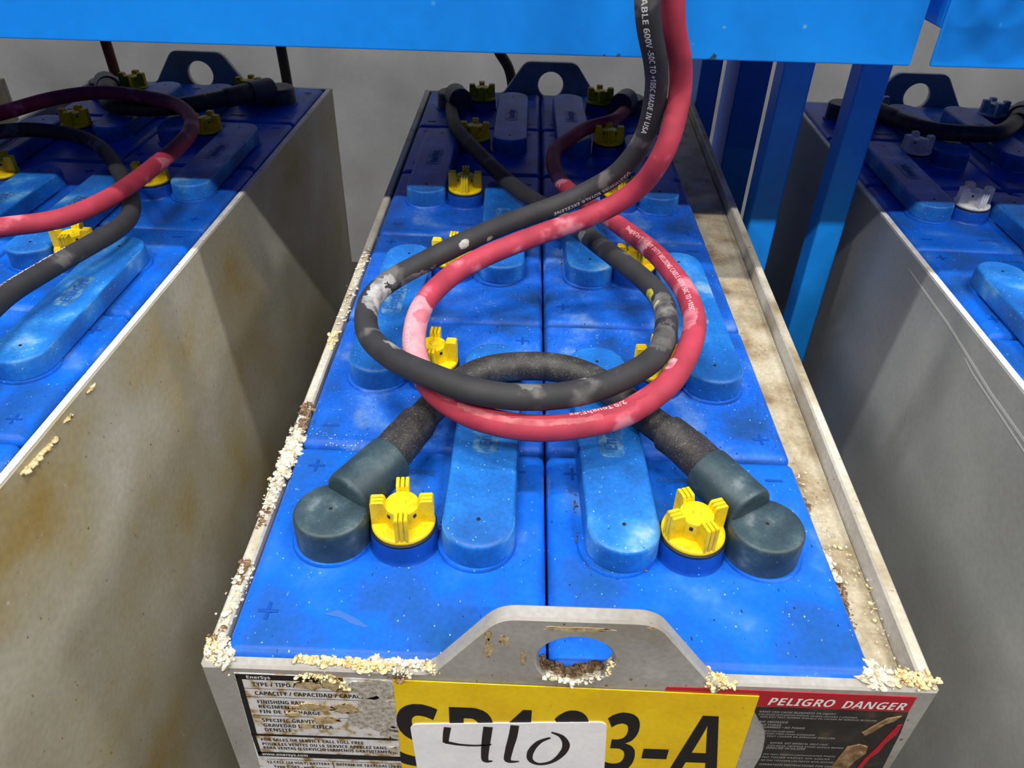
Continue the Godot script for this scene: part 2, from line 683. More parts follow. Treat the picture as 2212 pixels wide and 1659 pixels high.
	M.ledge = surf(paint(512, 71, 0.007, [[0.0, C(130, 106, 78)], [0.25, C(158, 143, 115)], [0.5, C(176, 165, 140)], [1.0, C(198, 190, 168)]], 0.08, [[120, C(96, 68, 40), 4, 4], [300, C(228, 222, 206), 3, 3]]), 0.16, 0.5)
	M.crust_white = relief(surf(paint(256, 81, 0.02, [[0.0, C(150, 138, 112)], [0.4, C(208, 200, 178)], [1.0, C(240, 236, 224)]], 0.10, []), 0.03, 0.8), 8, 0.08, 0.05)
	M.crust_yellow = relief(surf(paint(256, 83, 0.02, [[0.0, C(180, 148, 92)], [0.45, C(222, 200, 146)], [1.0, C(240, 230, 196)]], 0.12, []), 0.03, 0.75), 9, 0.08, 0.05)
	M.crust_brown = relief(surf(paint(256, 85, 0.02, [[0.0, C(58, 42, 30)], [0.5, C(112, 86, 60)], [1.0, C(172, 148, 118)]], 0.12, []), 0.03, 0.75), 10, 0.08, 0.05)
	M.rack = surf(paint(512, 91, 0.004, [[0.0, C(0, 132, 236)], [0.5, C(0, 142, 246)], [1.0, C(12, 150, 250)]], 0.025, [[50, C(130, 180, 226), 2, 2]]), 0.7, 0.48)
	M.rack.clearcoat_enabled = true
	M.rack.clearcoat = 0.10
	M.rack.clearcoat_roughness = 0.35
	M.chip = flatmat(C(20, 72, 96), 0.6)
	M.wall = surf(paint(1024, 95, 0.003, [[0.0, C(150, 149, 148)], [0.5, C(174, 173, 171)], [1.0, C(196, 195, 192)]], 0.02, []), 1.3, 0.85)
	M.wall_far = flatmat(C(64, 64, 63), 0.85)
	M.floor = surf(paint(512, 97, 0.004, [[0.0, C(52, 51, 50)], [1.0, C(70, 69, 67)]], 0.06, []), 1.6, 0.6)
	M.ceiling = flatmat(C(70, 70, 69), 0.9)
	M.ink = flatmat(C(22, 19, 19), 0.55)
	M.marker = flatmat(C(30, 16, 16), 0.35)
	M.white_ink = flatmat(C(226, 224, 222), 0.6)
	M.grey_ink = flatmat(C(150, 148, 148), 0.6)
	M.print_white = flatmat(C(214, 214, 214), 0.6)
	M.print_pink = flatmat(C(238, 176, 186), 0.6)
	M.sign_yellow = surf(paint(512, 101, 0.006, [[0.0, C(222, 180, 0)], [0.5, C(236, 198, 6)], [1.0, C(242, 208, 24)]], 0.03, [[60, C(140, 110, 20), 3, 2]]), 0.2, 0.38)
	M.label_white = surf(paint(256, 103, 0.01, [[0.0, C(236, 234, 240)], [1.0, C(250, 249, 252)]], 0.02, []), 0.1, 0.4)
	M.sticker_white = surf(paint(1024, 105, 0.010, [[0.0, C(140, 108, 58)], [0.24, C(168, 142, 96)], [0.36, C(198, 190, 178)], [0.5, C(214, 211, 212)], [1.0, C(224, 222, 224)]], 0.05, [[500, C(120, 104, 80), 4, 3]]), 0.11, 0.5)
	M.red_band = flatmat(C(170, 26, 40), 0.45)
	M.sticker_black = surf(paint(512, 107, 0.008, [[0.0, C(30, 26, 24)], [0.6, C(44, 38, 36)], [1.0, C(84, 72, 58)]], 0.10, [[240, C(120, 108, 90), 2, 2]]), 0.11, 0.5)
	M.torn = surf(paint(256, 109, 0.02, [[0.0, C(84, 58, 34)], [0.5, C(128, 100, 66)], [1.0, C(170, 150, 118)]], 0.12, [[60, C(226, 218, 200), 3, 3]]), 0.05, 0.6)
	M.scuff = flatmat(C(44, 98, 176), 0.8)
	M.scrape = flatmat(C(186, 188, 188), 0.6)
	M.stain = surf(paint(256, 111, 0.02, [[0.0, C(140, 116, 78)], [0.5, C(176, 154, 114)], [1.0, C(202, 188, 160)]], 0.12, []), 0.03, 0.6)
	M.dull = surf(paint(256, 113, 0.03, [[0.0, C(132, 124, 110)], [0.5, C(176, 170, 160)], [1.0, C(208, 204, 200)]], 0.12, [[200, C(120, 110, 92), 3, 3]]), 0.03, 0.6)
	M.dark_red = flatmat(C(70, 14, 20), 0.6)
	M.dark_rubber = flatmat(C(34, 33, 35), 0.6)
	M.lamp_body = flatmat(C(210, 210, 208), 0.5)
	M.lamp_glow = StandardMaterial3D.new()
	M.lamp_glow.albedo_color = Color(1, 1, 1)
	M.lamp_glow.emission_enabled = true
	M.lamp_glow.emission = Color(1.0, 0.985, 0.96)
	M.lamp_glow.emission_energy_multiplier = 3.0

# ---------------------------------------------------------------- battery pieces
func cell_mesh() -> ArrayMesh:
	var b := MB.new()
	b.slab(CW - 0.0012, PITCH - 0.0012, 0.005, -0.30, 0.005, 0.0065, Transform3D(), false, 5)
	for x in [-0.0405, 0.0405]:   # low collars round the two terminal posts
		b.lathe([[0.0225, 0.004], [0.0225, 0.0062], [0.0218, 0.0072], [0.012, 0.0072]], 36, Transform3D(Basis(), Vector3(x, 0, 0)))
	return b.mesh()

func neck_mesh() -> ArrayMesh:
	var b := MB.new()
	b.lathe([[0.0203, 0.0045], [0.0194, 0.0056], [0.0188, 0.0075], [0.0186, 0.0165], [0.0181, 0.0175], [0.0150, 0.0175]], 44)
	return b.mesh()

func cap_mesh() -> ArrayMesh:
	var b := MB.new()
	b.lathe([[0.0164, 0.0192], [0.0174, 0.0195], [0.0177, 0.0204], [0.0174, 0.0216], [0.0164, 0.0224], [0.0090, 0.0228]], 44)
	b.lathe([[0.0100, 0.0215], [0.0097, 0.0330], [0.0092, 0.0342], [0.0080, 0.0347], [0.0024, 0.0345], [0.0018, 0.0352]], 36)
	for q in 4:   # four grips, each of three fins
		var turn := Transform3D(Basis(Vector3.UP, PI * 0.5 * q), Vector3.ZERO)
		for k in [-1, 0, 1]:
			var poly := PackedVector2Array([Vector2(0.0085, 0.0215), Vector2(0.0172, 0.0215), Vector2(0.0171, 0.0372), Vector2(0.0163, 0.0381), Vector2(0.0104, 0.0381), Vector2(0.0094, 0.0372), Vector2(0.0085, 0.0340)])
			var z: float = 0.0026 * k
			b.plate(poly, z - 0.00100, z + 0.00100, 0.0003, 1e9, turn)
		b.box(Vector3(0.0128, 0.0285, 0), Vector3(0.0072, 0.0150, 0.0062), 0.0003, turn)
	return b.mesh()

func cap_slot_mesh() -> ArrayMesh:
	var b := MB.new()
	for q in 4:
		var turn := Transform3D(Basis(Vector3.UP, PI * 0.5 * q + PI * 0.25), Vector3.ZERO)
		b.box(Vector3(0.0097, 0.0312, 0), Vector3(0.0010, 0.0022, 0.0020), 0.0002, turn)
	return b.mesh()

func gasket_mesh() -> ArrayMesh:
	var b := MB.new()
	b.lathe([[0.0150, 0.0172], [0.0178, 0.0172], [0.0184, 0.0178], [0.0184, 0.0190], [0.0178, 0.0196], [0.0150, 0.0196]], 44)
	return b.mesh()

func cover_mesh() -> ArrayMesh:
	var b := MB.new()
	var r := 0.0208
	var rs := []
	for e in [[0.0006, 0.0072], [0.0, 0.0080], [0.0005, 0.0208], [0.0008, 0.0221], [0.0016, 0.0230], [0.0028, 0.0234], [0.0045, 0.0235]]:
		rs.append(MB.rrect(2 * (r - e[0]), PITCH + 2 * (r - e[0]), r - e[0], e[1], 12))
	b.rings(rs)
	return b.mesh()

func hole_mesh() -> ArrayMesh:
	var b := MB.new()
	b.lathe([[0.0011, 0.0], [0.0011, 0.0003], [0.0008, 0.0004]], 14)
	return b.mesh()

func plus_mesh(minus: bool) -> ArrayMesh:
	var b := MB.new()
	b.box(Vector3(0, 0.0052, 0), Vector3(0.0105, 0.0007, 0.0018), 0.0003)
	if not minus:
		b.box(Vector3(0, 0.0052, 0), Vector3(0.0018, 0.0007, 0.0105), 0.0003)
	return b.mesh()

# a moulded terminal boot: round cup and a fat sleeve that leaves it along dir (in plan) and slightly upwards
func boot_mesh(dir: Vector3, rise: float, reach: float) -> ArrayMesh:
	var b := MB.new()
	b.lathe([[0.0200, 0.0068], [0.0210, 0.0076], [0.0208, 0.0240], [0.0205, 0.0260], [0.0198, 0.0271], [0.0186, 0.0277], [0.0150, 0.0279]], 44)
	var ax := (dir + Vector3(0, rise, 0)).normalized()
	var side := dir.cross(Vector3.UP).normalized()
	var up := side.cross(ax).normalized()
	var rs := []
	for e in [[0.0110, 0.0110, 0.0], [0.0113, 0.0130, 0.0], [0.0123, 0.0143, 0.0], [0.0143, 0.0149, 0.0], [reach - 0.001, 0.0152, 0.0], [reach, 0.0148, 0.0], [reach + 0.0004, 0.0136, 0.0]]:
		var c: Vector3 = Vector3(0, 0.0262, 0) + ax * e[0]
		var ring := PackedVector3Array()
		for i in 36:
			var a := TAU * i / 36
			ring.append(c + side * cos(a) * e[1] + up * sin(a) * e[1])
		rs.append(ring)
	b.rings(rs)
	return b.mesh()

# lumps of dried acid salts along lines: [from, to, count, size, spread]
func crust_mesh(sd: int, runs: Array) -> ArrayMesh:
	var rng := RandomNumberGenerator.new()
	rng.seed = sd
	var sph := SphereMesh.new()
	sph.radius = 1.0
	sph.height = 2.0
	sph.radial_segments = 8
	sph.rings = 4
	var a := sph.surface_get_arrays(0)
	var sv: PackedVector3Array = a[Mesh.ARRAY_VERTEX]
	var si: PackedInt32Array = a[Mesh.ARRAY_INDEX]
	var v := PackedVector3Array()
	var n := PackedVector3Array()
	var idx := PackedInt32Array()
	var f := FastNoiseLite.new()
	f.seed = sd
	f.frequency = 0.9
	for run in runs:
		for k in run[2] * 4:
			var q := rng.randf()
			var p: Vector3 = run[0].lerp(run[1], q)
			var sp: float = run[4]
			p += Vector3(rng.randfn(0, sp), rng.randfn(0, sp * 0.35), rng.randfn(0, sp))
			var s: float = run[3] * (0.14 + 0.62 * pow(rng.randf(), 2.2))
			var sc := Vector3(s * rng.randf_range(0.6, 1.7), s * rng.randf_range(0.35, 0.8), s * rng.randf_range(0.6, 1.7))
			var o := v.size()
			for w in sv:
				var bump := 1.0 + 0.85 * f.get_noise_3dv(w * 1.6 + Vector3(k * 7.3, q * 50.0, 0))
				v.append(p + w * sc * bump)
				n.append((w / sc * s).normalized())
			for i in si:
				idx.append(o + i)
	var arr := []
	arr.resize(Mesh.ARRAY_MAX)
	arr[Mesh.ARRAY_VERTEX] = v
	arr[Mesh.ARRAY_NORMAL] = n
	arr[Mesh.ARRAY_INDEX] = idx
	var m := ArrayMesh.new()
	m.add_surface_from_arrays(Mesh.PRIMITIVE_TRIANGLES, arr)
	return m

# end plate of a tray: rim at y = H, a trapezoid lifting tab with a round eye, x from xl to xr
func end_plate(xl: float, xr: float, tc: float, z0: float, z1: float) -> ArrayMesh:
	var rim := H + 0.002
	var top := H + 0.0475
	var eye := Vector2(tc + 0.001, H + 0.0165)
	var er := 0.0182
	var b := MB.new()
	for side in [-1, 1]:
		var poly := PackedVector2Array()
		var xe := xl if side < 0 else xr
		poly.append(Vector2(eye.x, 0.0))
		# up the seam, round half the eye
		for i in 17:
			var a := -PI * 0.5 + PI * i / 16.0
			poly.append(Vector2(eye.x + (er * cos(a) * side if i > 0 and i < 16 else 0.0), eye.y + er * sin(a)))
		poly.append(Vector2(eye.x, top))
		var shoulder := Vector2(tc + 0.0360 * side, top)
		var foot := Vector2(tc + 0.0680 * side, rim)
		for e in [[shoulder, Vector2(eye.x, top), foot, 0.009], [foot, shoulder, Vector2(xe, rim), 0.006]]:
			var d1: Vector2 = (e[1] - e[0]).normalized() * e[3]
			var d2: Vector2 = (e[2] - e[0]).normalized() * e[3]
			for i in 6:
				var u := i / 5.0
				poly.append((e[0] + d1).lerp(e[0], u).lerp(e[0].lerp(e[0] + d2, u), u))
		poly.append(Vector2(xe, rim))
		poly.append(Vector2(xe, 0.0))
		b.plate(poly, z0, z1, 0.0012, eye.x)
	return b.mesh(30.0)

func battery(called: String, label: String, at: Vector3, turn: float, cap_mat: Material, tray_mat: Material, plate_mat: Material, cfg: Dictionary) -> Node3D:
	var t := thing(called, label, "battery", at, turn)
	var xl: float = cfg.xl
	var xr: float = cfg.xr
	var skew: float = cfg.skew
	# steel tray: bottom, two long walls, two end plates with lifting tabs
	var tray := MB.new()
	tray.box(Vector3((xl + xr) * 0.5, 0.004, BACK * 0.5), Vector3(xr - xl - 0.002, 0.008, -BACK - 0.002), 0.001)
	part("tray_bottom", tray.mesh(), tray_mat, t)
	var th := 0.0072
	for s in [0, 1]:
		var w := MB.new()
		var y1 := H + 0.0025
		var c := 0.0012
		var rs := []
		for e in [[0.0, 0.0], [y1 - c, 0.0], [y1, c]]:
			var a := xl if s == 0 else xr - th
			var k: float = 0.0 if s == 0 else skew
			rs.append(PackedVector3Array([Vector3(a + e[1], e[0], -0.0046), Vector3(a + th - e[1], e[0], -0.0046), Vector3(a + th - e[1] - k * BACK, e[0], BACK), Vector3(a + e[1] - k * BACK, e[0], BACK)]))
		w.rings(rs)
		part("tray_side", w.mesh(30.0), tray_mat, t)
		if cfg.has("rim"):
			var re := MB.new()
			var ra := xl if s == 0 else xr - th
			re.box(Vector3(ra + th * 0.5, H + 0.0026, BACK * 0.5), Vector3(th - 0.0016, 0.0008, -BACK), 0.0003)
			part("rim_edge", re.mesh(), cfg.rim, t)  # pale strip: worn paint on the right tray, painted-in shine on the left
	part("lifting_plate", end_plate(xl, xr, cfg.tc0, -0.0045, 0.004), plate_mat, t)
	part("lifting_plate", end_plate(xl, xr - skew * BACK, cfg.tc1, BACK - 0.0085, BACK), plate_mat, t)
	if cfg.get("ledge", false):
		var lg := MB.new()
		var a := CW + 0.0005
		var x0 := xr - th
		var rs := []
		for e in [[0.30, 0.0], [H - 0.0125, 0.0], [H - 0.0110, 0.0012]]:
			rs.append(PackedVector3Array([Vector3(a + e[1], e[0], -0.0052), Vector3(x0 - e[1], e[0], -0.0052), Vector3(x0 - e[1] - skew * BACK, e[0], BACK), Vector3(a + e[1], e[0], BACK)]))
		lg.rings(rs)
		part("spacer_board", lg.mesh(), M.ledge, t)
	# twelve cells; every second row is turned round, as the series wiring asks
	for r in ROWS:
		for cc in [-1, 1]:
			var c := part("cell", shared.cell, M.cell_dull if cfg.get("dull", false) and r > 0 else M.cell, t, Vector3(0.5 * CW * cc, H, -(r + 0.5) * PITCH))  # middle battery takes the duller lid blue behind its first row
			if r % 2 == 1:
				c.rotation.y = PI
			part("filler_neck", shared.neck, M.neck, c)
			part("gasket", shared.gasket, M.gasket, c)
			var k := part("vent_cap", shared.cap, cap_mat, c)
			k.rotation.y = cfg.rng.randf_range(-0.12, 0.12) if r != 0 or cc < 0 else 0.35
			var sl := part("vent_slots", shared.slot, M.ink, c)
			sl.rotation.y = k.rotation.y
			for z in [-0.058, 0.051]:
				part("plus_mark", shared.plus, M.mark, c, Vector3(-0.0635, 0, z))
			part("minus_mark", shared.minus, M.mark, c, Vector3(0.0625, 0, -0.058))
			part("raised_lettering", shared.lid_text, M.grime, c)
	# covers over the connectors between rows: inner 1-2, 3-4, 5-6, outer 2-3, 4-5
	for r in ROWS - 1:
		for s in [-1, 1]:
			var x: float = (0.0385 if r % 2 == 0 else 0.1195) * s
			var cv := part("connector_cover", shared.cover, M.cover, t, Vector3(x + cfg.rng.randf_range(-0.001, 0.001), H, -(r + 1.0) * PITCH))
			cv.rotation.y = cfg.rng.randf_range(-0.015, 0.015) + (0.0 if s < 0 else 0.02)
			for e in [-1, 1]:
				part("probe_hole", shared.hole, M.ink, cv, Vector3(0, 0.0236, 0.5 * PITCH * e))
			part("nameplate", shared.nameplate, M.nameplate, cv)
			part("raised_lettering", shared.cover_text, M.grime, cv)
	# terminal boots and the jumper between the two boots at one end
	var jr: float = cfg.jumper
	var zj := -(jr) * PITCH
	var fwd := -1.0 if jr < 3.0 else 1.0
	var zo := -(6.0 - jr) * PITCH
	for s in [-1, 1]:
		var dir := Vector3(-0.55 * s, 0, 0.835 * fwd).normalized()
		part("terminal_boot", boot_mesh(dir, 0.06, 0.0485), M.boot, t, Vector3(0.1195 * s, H, zj))
		part("probe_hole", shared.hole, M.ink, t, Vector3(0.1195 * s, H + 0.0277, zj))
		var d2: Vector3 = cfg.leads[0 if s < 0 else 1]
		part("terminal_boot", boot_mesh(d2, 0.05, 0.046), M.boot, t, Vector3(0.1195 * s, H, zo))
	var pts := []
	for q in [[-0.0980, 0.0300, 0.0330], [-0.0935, 0.0303, 0.0415], [-0.080, 0.031, 0.0725], [-0.065, 0.032, 0.1015], [-0.044, 0.0335, 0.1245], [-0.013, 0.0345, 0.1315], [0.018, 0.0345, 0.1275], [0.042, 0.0335, 0.1085], [0.063, 0.032, 0.0825], [0.082, 0.031, 0.060], [0.0935, 0.0303, 0.0415], [0.0980, 0.0300, 0.0330]]:
		pts.append(Vector3(q[0], H + q[1], zj + q[2] * fwd))
	var path := smooth_path(pts, 0.003, 2)
	var tot := lengths(path)
	var all := tot[tot.size() - 1]
	var rad := func(s: float) -> float:
		var e := minf(s, all - s)
		return 0.0098 + (0.0022 if e < 0.046 else 0.0) * clampf((0.0455 - e) / 0.0015, 0.0, 1.0) + 0.0004 * clampf((0.030 - e) / 0.003, 0.0, 1.0)
	part("jumper_cable", tube(path, rad, 26), M.rubber, t)
	return t

# ---------------------------------------------------------------- build
func _ready() -> void:
	# camera
	var cam := Camera3D.new()
	cam.name = "camera"
	cam.position = Vector3(-0.0198, 0.3381 + H, 0.2166)
	cam.rotation_degrees = Vector3(-36.8797, 0.4567, 1.6385)
	cam.fov = 53.0
	cam.near = 0.02
	add_child(cam)
	cam.current = true
	# environment: a closed hall; only its lamps light it
	var env := Environment.new()
	env.background_mode = Environment.BG_COLOR
	env.background_color = Color(0.02, 0.02, 0.022)
	env.tonemap_mode = Environment.TONE_MAPPER_LINEAR
	env.tonemap_exposure = 1.12
	env.sdfgi_enabled = true
	env.ssao_enabled = true
	env.ssil_enabled = true
	var we := WorldEnvironment.new()
	we.name = "environment"
	we.environment = env
	add_child(we)
	make_materials()
	# three rows of ceiling fittings: over the rack, behind the photographer and a row added by the far wall to light upright faces
	for row in [[0.10, 8.6, "over the rack front"], [2.95, 12.5, "behind the aisle"], [8.0, 0.7, "added by the far wall to light upright faces"]]:
		for k in 4:
			lamp(Vector3([-3.66, -0.9, 2.0, 4.87][k], 5.03, row[0]), row[1], "%s white ceiling light fitting in the row %s" % [["far left", "centre left", "centre right", "far right"][k], row[2]])
	room()
	fonts()
	make_shared()
	batteries()
	rack()
	cables()

func fonts() -> void:
	bold = SystemFont.new()
	bold.font_names = PackedStringArray(["Droid Sans"])
	bold.font_weight = 700
	plain_font = SystemFont.new()
	plain_font.font_names = PackedStringArray(["Droid Sans"])

func lamp(at: Vector3, energy: float, label: String) -> void:
	var o := thing("ceiling_light", label, "ceiling light", at)
	var b := MB.new()
	b.box(Vector3(0, 0.03, 0), Vector3(1.26, 0.05, 0.17), 0.006)
	b.box(Vector3(-0.5, 0.20, 0), Vector3(0.012, 0.31, 0.012), 0.002)
	b.box(Vector3(0.5, 0.20, 0), Vector3(0.012, 0.31, 0.012), 0.002)
	part("fitting_body", b.mesh(), M.lamp_body, o)
	var g := MB.new()
	g.box(Vector3(0, 0.002, 0), Vector3(1.2, 0.008, 0.13), 0.002)
	part("diffuser", g.mesh(), M.lamp_glow, o)
	var l := AreaLight3D.new()
	l.name = "lamp_light"
	l.area_size = Vector2(1.2, 0.13)
	l.light_energy = energy
	l.light_color = Color(1.0, 0.985, 0.96)
	l.shadow_enabled = true
	l.set("area_range", 20.0)
	l.position = Vector3(0, -0.006, 0)
	l.rotation_degrees = Vector3(-90, 0, 0)
	o.add_child(l)

func room() -> void:
	var d := {"floor": [Vector3(0, -0.1, 4.0), Vector3(24.4, 0.2, 12.4)], "ceiling": [Vector3(0, 6.1, 4.0), Vector3(24.4, 0.2, 12.4)], "wall_back": [Vector3(0, 3.0, -2.0), Vector3(24.0, 6.0, 0.2)], "wall_front": [Vector3(0, 3.0, 10.1), Vector3(24.0, 6.0, 0.2)], "wall_left": [Vector3(-12.1, 3.0, 4.0), Vector3(0.2, 6.0, 12.4)], "wall_right": [Vector3(12.1, 3.0, 4.0), Vector3(0.2, 6.0, 12.4)]}
	for k in d:
		var b := MB.new()
		b.box(d[k][0], d[k][1], 0.001)
		struct(k, b.mesh(), M.floor if k == "floor" else M.ceiling if k == "ceiling" else M.wall if k == "wall_back" else M.wall_far)

# dried salts under the rim of the left battery, scrapes along the side of the right one
func side_wear(lb: Node3D, rb: Node3D) -> void:
	var inv := lb.transform.affine_inverse()
	var runs := []
	for e in [[V(-0.3285, H - 0.004, -0.128), V(-0.3285, H - 0.008, -0.168), 26, 0.0042], [V(-0.3280, H - 0.004, -0.180), V(-0.3280, H - 0.006, -0.190), 7, 0.0034], [V(-0.3270, H - 0.003, -0.214), V(-0.3270, H - 0.003, -0.222), 4, 0.0026]]:
		runs.append([inv * e[0], inv * e[1], e[2], e[3], 0.0012])
	part("corrosion_crust", crust_mesh(93, runs), M.crust_yellow, lb).set_meta("kind", "stuff")
	var b := MB.new()
	var xf := Transform3D(Basis(Vector3(0, 0, -1), Vector3(0, 1, 0), Vector3(1, 0, 0)), Vector3(-0.1655, H, 0))
	for e in [[[0.455, -0.0125], [0.440, -0.0138], [0.360, -0.0162], [0.270, -0.0240], [0.180, -0.0255], [0.090, -0.0290], [0.092, -0.0262], [0.180, -0.0232], [0.268, -0.0215], [0.362, -0.0138], [0.445, -0.0122]], [[0.318, -0.0225], [0.300, -0.0262], [0.220, -0.0300], [0.120, -0.0350], [0.121, -0.0338], [0.220, -0.0288], [0.302, -0.0250]]]:
		b.plate(PackedVector2Array(e.map(func(q): return Vector2(q[0], q[1]))), -0.0003, 0.0001, 0.0, 1e9, xf)
	part("scratch_mark", b.mesh(), M.scrape, rb)

func make_shared() -> void:
	shared.cell = cell_mesh()
	shared.neck = neck_mesh()
	shared.cap = cap_mesh()
	shared.slot = cap_slot_mesh()
	shared.gasket = gasket_mesh()
	shared.cover = cover_mesh()
	shared.hole = hole_mesh()
	shared.plus = plus_mesh(false)
	shared.minus = plus_mesh(true)
	# the maker's name on the lid reads from the far side
	var lid := line("EnerSys", -0.0110, 0.0110, -0.0020, 0.0046, bold, 0.12)
	shared.lid_text = raised(lid, 0.0005, Transform3D(Basis(Vector3(-1, 0, 0), Vector3(0, 0, 1), Vector3(0, 1, 0)), Vector3(0, 0.0049, -0.0550)))
	# a small oval nameplate on the middle of each cover, read along it
	var nm := line("EnerSys", -0.0170, 0.0170, -0.0035, 0.0075, bold, 0.15)
	var np := MB.new()
	np.slab(0.0155, 0.0460, 0.0045, 0.0233, 0.0238, 0.0002, Transform3D(), false)
	shared.nameplate = np.mesh()
	shared.cover_text = raised(nm, 0.0005, Transform3D(Basis(Vector3(0, 0, -1), Vector3(-1, 0, 0), Vector3(0, 1, 0)), Vector3(0, 0.0237, 0)))

func batteries() -> void:
	var rng := RandomNumberGenerator.new()
	rng.seed = 4
	var c := battery("traction_battery", "middle battery with yellow caps in the crusted beige tray that carries the yellow sign", Vector3.ZERO, 0.0, M.yellow, M.tray, M.plate,
		{"xl": -0.1685, "xr": 0.1885, "skew": 0.036, "tc0": 0.0112, "tc1": 0.0135, "ledge": true, "dull": true, "jumper": 0.5, "rng": rng, "leads": [Vector3(0.3, 0, 0.95), Vector3(-0.35, 0, 0.93)]})
	front_stickers(c)
	crusts(c)
	var lb := battery("traction_battery", "left battery with yellow caps in a stained tan tray with a plain long side", Vector3(-0.5013, 0, 0), -0.0305, M.yellow, M.side_tan, M.side_tan,
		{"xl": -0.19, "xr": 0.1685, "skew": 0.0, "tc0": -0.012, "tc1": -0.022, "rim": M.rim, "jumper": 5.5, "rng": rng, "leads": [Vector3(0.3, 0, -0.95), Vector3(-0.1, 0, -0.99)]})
	battery("traction_battery", "battery beyond the left one, only its rear corner showing at the left edge", Vector3(-0.983, 0, 0), -0.0305, M.yellow, M.side_tan, M.side_tan,
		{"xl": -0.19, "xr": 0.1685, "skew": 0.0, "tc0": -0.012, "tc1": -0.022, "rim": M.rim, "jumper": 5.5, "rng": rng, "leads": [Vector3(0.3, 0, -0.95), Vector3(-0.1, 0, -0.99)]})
	var rb := battery("traction_battery", "right battery with white caps in a smooth grey tray beside the blue posts", Vector3(0.5130, 0, 0), -0.020, M.white_cap, M.side_grey, M.side_grey,
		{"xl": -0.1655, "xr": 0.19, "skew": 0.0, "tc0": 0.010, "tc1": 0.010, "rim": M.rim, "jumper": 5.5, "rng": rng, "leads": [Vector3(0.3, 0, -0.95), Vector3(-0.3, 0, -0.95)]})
	side_wear(lb, rb)

# an irregular outline round a centre
func ragged(cx: float, cy: float, rx: float, ry: float, jag: float, sd: int, n := 34) -> PackedVector2Array:
	var f := FastNoiseLite.new()
	f.seed = sd
	f.frequency = 1.1
	f.fractal_octaves = 3
	var out := PackedVector2Array()
	for i in n:
		var a := TAU * i / n
		var k := 1.0 + jag * f.get_noise_2d(cos(a) * 1.6, sin(a) * 1.6)
		out.append(Vector2(cx + cos(a) * rx * k, cy + sin(a) * ry * k))
	return out

